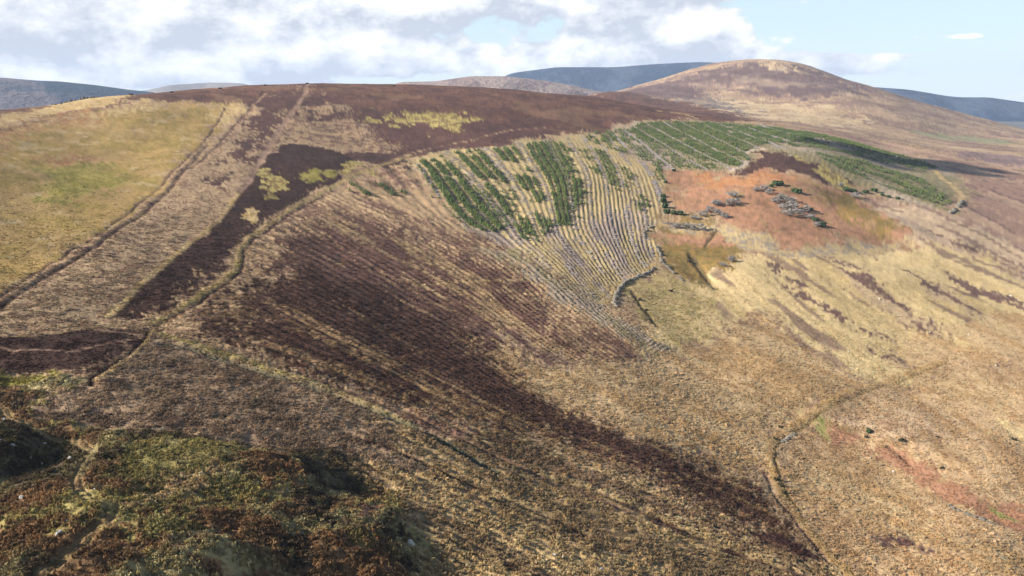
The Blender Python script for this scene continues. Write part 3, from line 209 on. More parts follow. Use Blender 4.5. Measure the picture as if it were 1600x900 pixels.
TRACKS = [
 ('heather',1.8,-0.45,0.8,[(-138.5,179.3),(-139.3,185.2),(-140.0,191.5),(-142.2,202.8),(-144.6,215.6),(-148.2,236.9),(-152.3,261.9),(-163.9,308.2),(-177.1,366.6),(-189.8,414.3),(-202.7,467.5),(-211.0,499.2),(-221.4,537.8)]),  # right bank of the ditch: its shade painted in heather colour
 ('tanpale',2,0.15,0.8,[(-140.8,182.7),(-141.5,188.6),(-142.3,194.8),(-144.6,206.7),(-147.2,219.9),(-151.1,241.9),(-155.6,268.1),(-168.3,316.9),(-181.9,377.2),(-194.8,425.8),(-208.2,481.0),(-216.0,510.7),(-225.4,545.4)]),
 ('heather',1.2,-0.3,0.4,[(-143.6,186.6),(-144.2,192.5),(-144.9,198.8),(-147.7,211.5),(-150.8,225.7),(-155.0,248.7),(-160.4,276.9),(-173.5,324.5),(-187.4,381.9),(-200.3,434.3),(-214.2,495.7),(-223.7,532.7),(-234.6,575.0),(-248.9,625.5),(-262.5,676.7),(-268.0,695.6),(-273.8,715.4)]),
 ('heather',1.6,-0.4,0.5,[(-196.7,452.8),(-202.4,484.6),(-209.9,523.2),(-224.2,583.3),(-238.3,648.2),(-245.7,687.6),(-252.9,729.0),(-261.7,775.2),(-273.8,834.2)]),
 ('tanpale',1.8,0,0.5,[(-199.3,479.2),(-205.6,509.2),(-213.3,544.3),(-227.2,605.6),(-240.0,669.2),(-248.6,712.1),(-257.9,759.5),(-262.3,789.5),(-267.9,824.5)]),
 ('dirt',2.8,-0.2,0.8,[(-254.7,946.5),(-239.7,885.2),(-230.9,847.8),(-225.2,812.8),(-220.6,782.7),(-212.7,726.7),(-204.7,674.4),(-196.0,625.9),(-186.6,578.1),(-176.4,530.4),(-168.0,490.4),(-161.7,460.4),(-156.1,434.0),(-153.6,418.0),(-151.0,402.6)]),
 ('straw',2.2,0.1,0.8,[(-151.0,402.6),(-145.4,375.1),(-139.8,349.2),(-136.5,330.1),(-133.4,312.5),(-129.9,288.0),(-126.8,266.7),(-122.8,245.3),(-119.2,226.5),(-115.7,208.6),(-112.6,193.1)]),
 ('heather',1.2,-0.35,0.8,[(-108.8,443.5),(-111.4,421.4),(-113.6,400.5),(-114.3,375.1),(-114.1,349.6),(-113.6,332.9),(-113.1,317.5),(-111.4,304.9),(-109.7,293.3),(-104.8,276.3),(-100.3,260.9),(-98.9,250.9),(-97.7,241.6),(-97.7,228.0),(-97.6,215.4),(-98.3,202.9),(-98.9,191.7)]),
 ('bank',2.6,0.15,1.6,[(-82.4,595.6),(-89.0,570.9),(-95.0,547.3),(-100.0,522.9),(-104.5,500.3),(-108.3,475.4),(-111.7,452.7),(-114.5,429.4),(-117.0,408.0),(-117.7,382.3),(-117.4,356.5),(-117.0,338.8),(-116.3,322.0),(-114.4,308.7),(-112.6,296.3),(-107.4,278.9),(-102.8,263.4),(-101.5,253.7),(-100.4,244.7),(-100.3,231.0),(-100.1,218.6),(-100.2,204.9),(-100.3,192.7)]),
 ('rowtan',1,-0.1,0.4,[(-113.6,447.5),(-115.9,423.3),(-117.8,400.7),(-118.5,375.8),(-118.0,350.5),(-117.3,332.5),(-116.5,315.8),(-114.0,301.9),(-111.8,289.1),(-107.7,275.3),(-103.9,262.7),(-102.6,252.6),(-101.3,243.2),(-101.6,230.9),(-101.6,219.3),(-101.9,206.4),(-102.1,194.9)]),
 ('tanpale',1.8,0.05,1.2,[(-110.3,486.8),(-103.6,518.0),(-95.8,552.3),(-89.8,576.3),(-83.2,601.3),(-72.7,623.8),(-61.1,644.6),(-48.3,659.8),(-34.8,675.1),(-18.1,704.4),(0.0,739.0),(16.2,754.1),(33.0,770.9)]),
 ('tanpale',2.6,0.1,0.8,[(-113.6,193.3),(-109.7,192.4),(-105.8,191.7),(-102.3,191.6),(-98.9,191.7),(-92.9,189.9),(-87.0,188.1)]),
 ('tanpale',3,0.1,0.8,[(-133.2,171.7),(-131.1,173.1),(-128.8,174.5),(-125.2,176.2),(-121.6,178.0),(-117.3,181.7),(-112.9,185.8),(-106.1,188.1),(-99.3,190.8)]),
 ('dirt',1.2,0,0.4,[(-110.8,185.0),(-107.3,184.6),(-103.8,184.3),(-101.1,184.2),(-98.4,184.1)]),
 ('dirt',0.8,0,0.4,[(-128.3,168.9),(-124.2,167.4),(-120.1,165.8),(-117.5,166.5),(-114.9,167.2),(-111.3,167.6),(-107.7,167.9),(-103.7,173.4),(-99.7,179.5)]),
 ('burn',1.2,-0.4,0.6,[(-98.5,189.3),(-97.6,185.7),(-96.7,182.1),(-95.5,175.0),(-94.4,168.3),(-94.5,163.5),(-94.5,159.0),(-94.8,156.4),(-95.1,153.9),(-93.8,151.8),(-92.5,149.7)]),
 ('tuss',1.6,0.2,0.5,[(-97.5,188.7),(-96.5,185.1),(-95.5,181.6),(-94.3,174.5),(-93.3,167.8),(-93.2,162.7),(-93.1,157.8),(-93.4,155.6),(-93.7,153.5)]),
 ('bank',2.2,0.1,1.6,[(-97.5,188.7),(-91.0,185.6),(-84.7,182.5),(-72.9,177.8),(-61.7,173.4),(-53.0,170.7),(-44.6,168.9),(-34.1,163.1),(-24.1,157.8)]),
 ('ditchshade',2.4,-1.3,0.8,[(-90.8,179.5),(-87.0,179.2),(-83.2,178.9),(-71.7,174.6),(-60.8,170.5),(-52.2,168.0),(-43.9,166.0),(-37.1,163.1),(-30.6,160.4),(-25.7,158.4),(-21.0,156.8),(-16.2,153.3),(-11.6,150.0),(-7.0,146.3),(-2.5,142.8)]),  # ditch shade painted as a dark bluish-green strip
 ('rowdirt',2.2,-0.4,0.6,[(-53.8,173.9),(-45.8,170.7),(-38.1,167.9),(-31.4,165.4),(-24.9,163.2),(-19.9,160.3),(-15.1,157.7),(-10.5,155.5),(-5.9,153.2),(0.7,150.1),(7.2,146.7),(17.5,142.5),(27.5,138.6),(33.9,136.0),(40.1,133.5),(46.0,130.6),(51.7,127.5),(55.1,126.1),(58.4,124.7)]),
 ('burn',1,-0.6,0.4,[(-36.6,146.8),(-30.6,144.6),(-24.8,142.8),(-17.6,139.1),(-10.6,135.6),(-5.2,133.5),(0.0,131.3),(3.9,130.0),(7.7,128.6),(11.9,126.1),(16.1,123.6)]),
 ('burnrow',1.8,-0.6,0.6,[(11.5,146.8),(16.4,145.5),(21.3,144.3),(27.3,141.4),(33.0,138.5),(38.0,135.8),(42.7,133.0),(47.4,130.6),(51.8,128.0)]),
 ('burnrow',1.2,-0.5,0.5,[(-1.1,107.4),(2.2,106.6),(5.4,105.7),(8.0,104.6),(10.6,103.5)]),
 ('ochrepale',2.8,0.2,0.8,[(180.1,281.9),(169.5,275.9),(159.3,270.0),(147.4,261.6),(136.0,253.3),(126.4,245.5),(117.2,238.0),(110.0,231.6),(103.0,225.3),(95.3,218.2),(88.0,211.2),(82.8,205.0),(77.8,198.9),(75.4,193.0),(73.1,187.1),(71.3,179.1),(69.5,171.3),(69.0,163.6),(68.3,156.1),(68.1,150.0),(67.8,144.2),(68.0,139.4),(68.1,135.0),(68.4,130.9),(68.6,127.1)]),
 ('olivebrown',0.8,-0.2,0.5,[(176.4,277.7),(166.7,271.9),(157.3,266.2),(146.1,257.9),(135.3,249.9),(118.3,235.7),(102.5,222.0),(94.9,214.8),(87.7,207.7),(82.8,202.1),(78.1,196.6),(76.1,191.6),(74.1,186.7),(72.6,179.2),(71.0,171.9),(70.5,164.1),(69.8,156.5)]),
 ('rowpurple',1,-0.3,0.5,[(68.7,178.5),(67.5,171.8),(66.3,165.4),(66.4,159.4),(66.4,153.5),(66.4,147.9),(66.3,142.6),(66.2,137.6),(66.2,133.0)]),
 ('strawtrack',2.4,-0.12,0.4,[(-106.8,137.6),(-104.4,136.4),(-102.0,135.2),(-99.7,132.5),(-97.4,130.0),(-94.8,128.2),(-92.2,126.4),(-88.8,125.1),(-85.5,123.7),(-82.9,123.6),(-80.4,123.5),(-77.6,121.0),(-74.8,118.5),(-73.9,115.4),(-72.9,112.5),(-71.4,108.6),(-69.9,104.9),(-67.8,101.8),(-65.7,98.7),(-63.4,96.7),(-61.1,94.8),(-59.7,94.5),(-58.2,94.1),(-57.4,92.4),(-56.6,90.6),(-56.8,87.1),(-57.0,83.8),(-57.4,80.2),(-57.8,77.0),(-57.8,75.2),(-57.9,73.6)]),
 ('straw',3.2,0.1,0.8,[(100.6,477.4),(92.9,465.4),(85.3,453.0),(84.8,443.2),(84.3,433.6),(84.3,423.3),(84.3,412.9),(81.7,401.2),(79.2,389.6),(72.2,376.3),(65.6,363.2),(57.7,349.6),(50.4,336.7),(45.7,320.9),(41.4,306.5)]),
 ('heathshade',3.2,-1.2,1.6,[(103.2,414.1),(103.0,402.2),(102.7,390.7),(102.4,380.8),(102.0,371.1),(102.3,363.1),(102.5,355.2)]),  # gully shade painted as a dark band along the cut
 ('heathshade',2.4,-0.7,1.6,[(56.6,331.4),(57.4,323.3),(58.1,315.3),(58.6,308.0),(59.1,301.0),(59.3,295.0),(59.6,288.9)]),  # lower gully, its shade also put into the colour
 ('heathshade',1.2,-1,0.6,[(130.6,459.1),(125.7,449.9),(121.0,440.6),(117.9,434.5),(114.9,428.3)]),
 ('brashpale',2.6,0.2,0.8,[(178.0,598.3),(187.2,609.7),(197.1,622.5),(201.5,632.6),(206.2,643.5),(208.0,656.0),(210.0,669.2),(218.5,681.0),(227.5,693.9),(239.2,697.5),(251.3,702.0)]),
 ('straw',3.2,0.1,1,[(355.7,574.9),(366.3,593.5),(378.7,614.8),(389.0,638.1),(400.6,664.1),(406.2,684.2),(412.0,705.4),(420.8,725.8),(430.9,748.7)]),
 ('straw',1.4,0,0.6,[(-39.9,293.2),(-33.9,299.3),(-27.6,305.1),(-21.0,309.0),(-14.2,312.8),(-2.9,318.1),(8.8,323.6)]),
 ('straw',3,0,1,[(183.6,980.6),(202.4,990.5),(221.0,997.7),(225.8,962.8),(231.3,934.0)]),
 ('burn',1.4,-0.6,0.5,[(114.4,201.5),(114.6,198.6),(114.8,195.8),(114.8,193.0),(114.7,190.2)]),
 ('heathshade',1,-0.2,0.5,[(-60.7,144.8),(-63.8,142.2),(-66.6,139.6)]),
]
ROWS_WEST = [(-120.8,150.0,0.0),(-112.5,149.9,0.0),(-103.8,149.3,0.0),(-95.3,148.8,0.0),(-85.9,146.7,0.0),(-77.2,145.5,0.0),(-68.7,144.5,0.0),(-57.7,139.1,0.0),(-47.4,134.2,0.0),(-37.9,130.2,0.0),(-28.8,126.5,0.0),(-20.2,123.4,0.0),(-12.0,120.7,0.0),(-3.9,116.3,0.0),(3.8,112.2,0.0),(11.0,108.1,0.0),(-94.9,183.1,9.9),(-84.9,180.6,9.9),(-75.2,178.0,9.9),(-65.6,175.5,9.9),(-56.0,172.3,9.9),(-46.9,169.7,9.9),(-38.1,167.9,9.9),(-25.3,158.7,9.9),(-13.6,151.1,9.9),(-2.8,144.0,9.9),(7.4,142.0,9.9),(17.5,139.8,9.9),(27.3,137.6,9.9),(36.8,134.6,9.9),(45.9,131.6,9.9),(54.5,128.1,9.9),(-97.8,213.9,17.1),(-92.5,216.8,17.1),(-87.0,219.6,17.1),(-81.3,222.4,17.1),(-70.7,213.8,17.1),(-60.9,206.2,17.1),(-52.0,200.3,17.1),(-43.1,195.5,17.1),(-34.6,190.9,17.1),(-26.3,186.3,17.1),(-17.1,181.0,17.1),(-8.4,175.8,17.1),(0.0,170.8,17.1),(10.7,166.4,17.1),(21.0,162.3,17.1),(30.9,158.4,17.1),(40.3,153.6,17.1),(49.1,148.6,17.1),(57.2,143.2,17.1),(-105.7,283.9,28.3),(-99.7,282.1,28.3),(-93.8,280.5,28.3),(-88.0,279.3,28.3),(-76.2,269.1,28.3),(-65.6,260.9,28.3),(-55.5,253.6,28.3),(-43.3,244.2,28.3),(-31.8,234.8,28.3),(-20.9,225.0,28.3),(-10.0,213.8,28.3),(0.0,203.1,28.3),(9.2,193.2,28.3),(17.9,188.0,28.3),(26.4,183.4,28.3),(34.6,179.6,28.3),(44.0,174.5,28.3),(52.9,169.2,28.3),(61.0,163.4,28.3),(-118.6,372.9,36.2),(-100.5,353.8,36.2),(-84.0,336.4,36.2),(-69.2,321.5,36.2),(-53.0,303.9,36.2),(-38.3,287.8,36.2),(-24.9,271.9,36.2),(-11.7,254.1,36.2),(0.0,237.8,36.2),(10.4,222.6,36.2),(19.9,211.8,36.2),(28.8,202.4,36.2),(37.2,194.9,36.2),(45.7,190.4,36.2),(53.9,186.0,36.2),(61.5,181.2,36.2),(-105.5,446.1,49.3),(-91.0,431.3,49.3),(-77.3,417.6,49.3),(-64.5,404.9,49.3),(-47.7,383.3,49.3),(-32.5,363.2,49.3),(-18.5,343.5,49.3),(-8.8,322.9,49.3),(0.0,303.8,49.3),(7.9,286.8,49.3),(16.5,269.4,49.3),(24.3,253.6,49.3),(31.3,239.7,49.3),(40.1,228.8,49.3),(48.4,219.7,49.3),(56.2,211.2,49.3),(-75.5,561.5,56.0),(-60.5,507.2,56.0),(-48.3,465.2,56.0),(-37.9,429.6,56.0),(-24.0,406.2,56.0),(-11.4,383.7,56.0),(0.0,361.6,56.0),(10.1,335.9,56.0),(19.0,313.2,56.0),(26.8,293.0,56.0),(33.8,275.6,56.0),(40.2,260.3,56.0),(46.1,247.0,56.0),(52.7,237.3,56.0),(58.9,228.3,56.0),(64.6,219.8,56.0),(-43.3,627.0,61.6),(-27.9,568.0,61.6),(-15.2,523.1,61.6),(-4.3,485.2,61.6),(1.3,451.8,61.6),(6.2,421.3,61.6),(10.5,392.7,61.6),(17.7,369.1,61.6),(24.0,347.3,61.6),(29.7,327.5,61.6),(36.9,303.5,61.6),(43.3,282.5,61.6),(49.0,264.3,61.6),(55.2,254.0,61.6),(61.0,244.4,61.6),(66.5,235.3,61.6),(11.8,686.9,69.1),(18.3,621.4,69.1),(23.8,571.2,69.1),(28.7,529.3,69.1),(29.1,486.3,69.1),(29.3,447.5,69.1),(29.4,412.2,69.1),(34.2,381.5,69.1),(38.3,353.6,69.1),(41.7,328.2,69.1),(49.1,304.0,69.1),(55.6,282.9,69.1),(61.4,264.4,69.1),(50.1,728.8,75.5),(52.8,668.0,75.5),(55.4,618.7,75.5),(58.0,579.3,75.5),(54.3,528.5,75.5),(51.2,485.3,75.5),(48.3,446.6,75.5),(50.2,412.9,75.5),(51.7,382.1,75.5),(52.8,353.9,75.5),(57.6,333.6,75.5),(61.9,315.1,75.5),(65.8,298.2,75.5),(97.3,782.4,88.1),(97.9,709.9,88.1),(98.7,651.4,88.1),(100.3,607.6,88.1),(96.9,566.1,88.1),(94.0,530.1,88.1),(91.1,496.6,88.1),(87.0,462.5,88.1),(83.0,430.8,88.1),(79.2,401.1,88.1),(137.8,847.9,107.2),(146.7,788.8,107.2),(152.5,727.9,107.2),(157.4,674.5,107.2),(161.3,649.6,107.2),(164.9,626.6,107.2),(168.4,605.3,107.2),(186.2,870.9,121.9),(192.7,812.1,121.9),(196.3,752.3,121.9),(199.1,699.2,121.9),(200.5,677.3,121.9),(201.9,656.9,121.9),(203.4,638.0,121.9),(248.0,906.3,140.6),(250.8,861.2,140.6),(253.1,819.3,140.6),(254.1,778.1,140.6),(256.4,744.7,140.6),(258.6,714.1,140.6),(261.2,687.7,140.6)]
ROWS_EAST = [(46.1,247.0,0.0),(49.8,234.1,0.0),(53.2,222.2,0.0),(56.2,211.2,0.0),(58.2,197.9,0.0),(59.8,185.5,0.0),(61.0,173.8,0.0),(61.4,158.0,0.0),(61.2,143.6,0.0),(61.0,131.1,0.0),(71.9,301.1,11.0),(77.0,283.8,11.0),(81.4,267.9,11.0),(85.5,253.4,11.0),(87.9,236.5,11.0),(89.9,221.2,11.0),(91.5,207.0,11.0),(91.6,182.9,11.0),(90.1,160.5,11.0),(87.9,140.8,11.0),(93.8,343.6,16.8),(96.8,316.7,16.8),(99.3,293.2,16.8),(101.6,272.7,16.8),(104.3,256.8,16.8),(106.8,242.4,16.8),(108.9,229.0,16.8),(109.2,207.7,16.8),(108.4,187.7,16.8),(106.5,168.8,16.8),(105.0,155.2,16.8),(103.6,143.3,16.8),(102.7,133.1,16.8),(129.4,412.3,30.1),(133.3,371.3,30.1),(136.4,336.7,30.1),(138.9,307.4,30.1),(144.1,291.3,30.1),(148.6,275.9,30.1),(152.0,260.9,30.1),(148.6,229.3,30.1),(144.3,201.7,30.1),(140.7,179.4,30.1),(156.7,416.4,38.6),(161.1,385.2,38.6),(164.6,357.3,38.6),(167.3,331.8,38.6),(171.2,309.0,38.6),(173.8,287.3,38.6),(175.1,266.7,38.6),(173.7,245.8,38.6),(172.1,227.3,38.6),(170.9,211.3,38.6),(181.1,411.6,45.8),(184.5,387.8,45.8),(186.9,365.1,45.8),(188.7,343.9,45.8),(191.2,326.8,45.8),(193.1,310.4,45.8),(194.3,294.7,45.8),(195.5,277.7,45.8),(196.5,262.3,45.8),(197.3,248.3,45.8),(230.4,443.8,63.2),(235.3,422.1,63.2),(239.1,401.0,63.2),(242.1,381.0,63.2),(244.8,362.8,63.2),(246.8,345.4,63.2),(248.6,329.4,63.2),(281.6,504.2,83.8),(287.2,484.1,83.8),(292.3,465.2,83.8),(296.8,447.2,83.8),(301.4,433.2,83.8),(304.9,418.6,83.8),(307.5,404.2,83.8),(268.2,617.0,102.2),(281.7,605.8,102.2),(293.7,592.7,102.2),(302.4,574.6,102.2),(309.7,562.2,102.2),(316.3,549.6,102.2),(323.4,538.7,102.2),(326.2,510.4,102.2),(328.2,484.0,102.2),(327.4,456.2,102.2),(288.5,727.7,118.5),(296.5,685.8,118.5),(312.6,667.2,118.5),(329.9,653.4,118.5),(337.7,630.4,118.5),(342.2,604.0,118.5),(346.9,580.5,118.5),(350.5,551.5,118.5),(356.0,528.3,118.5),(359.6,504.7,118.5),(320.1,868.3,147.5),(334.7,799.4,147.5),(365.5,779.2,147.5),(405.1,779.4,147.5),(413.4,751.4,147.5),(417.3,718.7,147.5),(421.8,690.0,147.5),(426.2,657.2,147.5),(430.8,628.2,147.5),(432.3,597.4,147.5),(433.3,1125.4,198.9),(446.9,1042.2,198.9),(476.9,1008.8,198.9),(503.1,973.3,198.9),(512.1,926.7,198.9),(520.9,885.1,198.9),(532.8,853.3,198.9),(549.2,827.7,198.9),(560.4,797.4,198.9),(565.2,761.4,198.9)]
GREEN = [
 (1,[(-73.2,570.9),(-64.6,577.8),(-55.6,583.7),(-45.7,560.2),(-36.6,539.6),(-26.1,515.0),(-16.4,493.4),(-9.6,472.1),(-3.2,452.0),(-1.6,441.1),(0.0,430.6),(-4.7,419.2),(-9.1,407.9),(-14.5,409.0),(-20.0,410.2),(-25.8,416.6),(-31.8,423.0),(-37.7,438.6),(-44.1,455.4),(-49.1,474.1),(-54.5,494.4),(-60.8,514.6),(-67.8,537.7),(-70.4,553.9)]),
 (0.85,[(-58.5,615.8),(-50.5,614.7),(-42.4,613.4),(-25.5,558.0),(-11.3,515.8),(-5.3,484.9),(0.0,456.2),(-2.0,451.8),(-4.0,447.3),(-10.4,471.0),(-17.4,496.3),(-28.6,525.2),(-41.3,559.4),(-49.5,585.7)]),
 (0.8,[(-17.3,625.2),(-12.0,629.1),(-6.6,633.3),(1.0,594.6),(7.8,562.4),(3.9,557.1),(0.0,552.0),(-8.1,585.0)]),
 (0.95,[(12.7,668.2),(23.5,683.1),(34.9,699.2),(41.9,647.3),(48.3,604.8),(50.5,577.8),(52.7,553.8),(48.8,517.3),(45.2,484.6),(38.4,457.3),(32.2,431.4),(28.8,432.8),(25.4,434.2),(27.9,471.8),(30.6,513.3),(27.9,541.4),(24.9,572.8),(19.2,615.2)]),
 (0.6,[(-1.0,555.5),(3.2,558.8),(7.3,562.2),(15.4,526.3),(22.6,494.3),(22.6,475.2),(22.6,456.8),(19.5,459.3),(16.3,461.9),(8.4,505.7)]),
 (0.5,[(-1.9,434.1),(4.8,433.1),(11.5,432.2),(14.8,416.7),(17.9,401.7),(12.3,393.3),(6.9,385.1),(2.7,409.0)]),
 (0.6,[(15.6,440.3),(19.4,438.2),(23.2,436.2),(22.8,421.4),(22.5,407.0),(20.1,410.0),(17.6,413.1),(16.7,426.5)]),
 (0.6,[(-28.7,602.7),(-23.5,603.6),(-18.3,604.6),(-8.4,548.4),(0.0,502.9),(10.4,471.0),(19.6,441.7),(15.6,440.3),(11.7,439.1),(4.1,461.4),(-4.3,485.2),(-15.2,536.8)]),
 (0.95,[(120.7,804.6),(134.5,831.2),(149.4,860.8),(189.0,879.1),(229.9,896.3),(269.4,899.5),(310.1,905.7),(337.5,884.4),(371.6,883.0),(325.0,804.2),(293.3,757.2),(266.0,735.5),(242.9,723.0),(225.8,697.9),(210.3,676.2),(207.2,656.1),(204.4,637.8),(194.6,623.1),(185.5,610.2),(176.9,627.4),(167.7,645.2),(157.4,674.5),(146.3,706.8),(134.8,755.4)]),
 (0.5,[(64.0,744.7),(92.4,783.9),(122.4,816.5),(135.1,757.4),(144.9,699.9),(155.1,664.3),(164.6,632.5),(169.1,618.0),(173.3,604.0),(151.4,611.2),(128.2,614.7),(120.5,631.6),(112.5,649.3),(101.0,667.7),(89.0,687.4),(77.0,715.7)]),
 (0.75,[(310.1,905.7),(341.3,884.5),(386.1,898.8),(412.8,871.0),(441.4,851.2),(447.2,812.7),(450.4,773.8),(427.0,750.0),(404.5,726.6),(382.0,739.8),(347.7,730.5),(310.8,712.3),(284.8,717.9),(265.9,717.4),(249.3,723.5),(275.3,801.4)]),
 (0.55,[(273.7,688.9),(299.3,685.0),(335.1,703.0),(360.8,697.4),(375.7,673.0),(358.9,616.2),(348.1,573.5),(337.0,563.0),(327.3,554.6),(317.7,569.6),(307.2,584.2),(297.8,603.4),(284.8,617.1),(274.7,640.1)]),
 (0.9,[(121.0,634.0),(123.4,626.3),(125.8,618.9),(122.4,595.4),(119.4,574.3),(117.1,578.4),(114.8,582.5),(117.7,606.6)]),
 (0.4,[(46.0,666.7),(62.2,670.1),(78.4,672.9),(88.0,624.6),(97.2,586.9),(98.5,548.9),(99.6,514.5),(93.4,504.7),(87.3,494.8),(82.5,521.9),(77.1,551.4),(62.5,600.1)]),
 (0.34,[(-71.1,545.5),(-62.7,578.5),(-52.9,611.5),(-5.6,645.1),(48.2,700.0),(49.0,593.8),(50.2,521.2),(37.7,475.5),(27.0,434.9),(13.2,424.6),(0.0,414.5),(-11.1,416.2),(-22.2,417.3),(-35.1,442.6),(-49.5,470.3),(-59.4,504.3)]),
 (0.25,[(-105.0,471.6),(-101.1,477.5),(-97.1,483.6),(-81.2,476.0),(-65.8,469.1),(-67.5,452.1),(-69.1,436.0),(-81.4,441.3),(-94.0,446.9),(-99.4,458.9)]),
]
BOULDERS = [(-77.2,115.2,1.15,'largest pale boulder in the foreground hollow left of the curving track'),
 (-60.6,85.6,0.95,'pale grey boulder low in the bottom left corner, below the track bend'),
 (-61.4,88.7,0.60,'small grey rock just above the pale boulder in the bottom left corner'),
 (-73.2,96.9,0.95,'grey rock at the left edge below the shaded hollow'),
 (-73.6,100.6,0.70,'dull grey rock at the lower rim of the shaded hollow'),
 (-47.3,96.0,0.65,'small white stone among the brown heather in the left foreground'),
 (-63.3,98.9,0.45,'small stone beside the inner bend of the foreground track'),
 (-23.6,133.2,0.50,'single white stone on the rim above the central dark hollow'),
 (7.6,113.7,0.70,'left stone of the close white pair near the bottom middle'),
 (9.2,113.7,0.75,'right stone of the close white pair near the bottom middle'),
 (15.9,111.9,1.05,'largest white stone at the bottom middle edge'),
 (12.6,112.6,0.35,'tiny white stone between the white pair and the bottom edge'),
 (10.9,244.8,0.80,'white stone in the purple heather on the middle slope'),
 (182.3,348.5,1.30,'white boulder on the pale slope beside the longest heather streak'),
 (183.0,345.3,0.80,'smaller white stone touching the boulder on the heather streak'),
 (139.0,284.2,0.80,'lone white stone on the pale straw slope left of the heather streaks'),
 (195.4,276.4,1.30,'white boulder in the tan grass near the right edge'),
 (264.6,373.1,1.20,'white stone at the right edge on the upper heather streak'),
 (204.8,310.3,0.90,'white stone at the lower end of the right heather streak'),
 (188.3,312.4,0.90,'white stone at the foot of the longest heather streak'),
 (91.6,337.4,0.80,'white stone below the dark gully in the straw grass'),
 (105.3,194.2,0.70,'pale stone at the upper end of the rust bracken strip'),
 (108.1,186.2,0.80,'pale stone on the lower edge of the rust bracken strip'),
 (97.1,203.3,0.60,'pale stone in the grass right of the ochre bank bend'),
 (-88.4,114.8,1.00,'grey rock at the left frame edge in the deep shade'),
 (-86.2,114.4,0.80,'second rock from the left edge in the deep shade'),
 (-82.9,113.7,0.60,'small rock in the middle of the shaded hollow'),
 (-81.3,113.8,0.60,'small rock at the right side of the shaded hollow'),
 (-84.8,120.4,0.60,'pale stone on the upper rim of the shaded hollow'),
 (-97.1,127.9,1.10,'pale rock at the left edge above the shaded hollow'),
 (-17.1,106.7,1.90,'lichen grey rock beside the dark hollow at the bottom middle'),
 (249.2,661.1,1.50,'white stone on the heather top of the bracken knoll'),
 (17.8,537.7,1.00,'pale stone in the left conifer block rows'),
 (132.4,469.6,1.20,'pale log-like stone among the grey scrub on the knoll')]
OUTCROP = [(-404.7,676.7,2.20,'lowest grey rock of the skyline outcrop at far left'),(-416.8,705.2,2.60,'second lowest grey rock of the skyline outcrop at far left'),(-414.6,709.2,3.40,'third lowest grey rock of the skyline outcrop at far left'),(-412.9,712.8,2.60,'fourth lowest grey rock of the skyline outcrop at far left'),(-409.9,717.2,3.00,'middle lower grey rock of the skyline outcrop at far left'),(-408.6,720.6,3.80,'middle grey rock of the skyline outcrop at far left'),(-406.3,721.9,3.00,'middle upper grey rock of the skyline outcrop at far left'),(-404.9,725.4,3.40,'fourth highest grey rock of the skyline outcrop at far left'),(-403.6,728.8,3.00,'third highest grey rock of the skyline outcrop at far left'),(-401.2,730.1,2.60,'second highest grey rock of the skyline outcrop at far left'),(-410.3,677.3,1.80,'far left outlying grey rock of the skyline outcrop at far left')]
BUTTS = [(-373.4,741.1,'dark shooting butt on the skyline, leftmost of six'),(-364.3,809.6,'dark shooting butt on the skyline, second from left of six'),(-335.4,870.7,'dark shooting butt on the skyline, third from left of six'),(-297.1,914.2,'dark shooting butt on the skyline, fourth from left of six'),(-258.0,956.0,'dark shooting butt on the skyline, fifth, at the top of the dirt track, of six'),(-151.4,969.8,'dark shooting butt on the skyline, rightmost of six')]
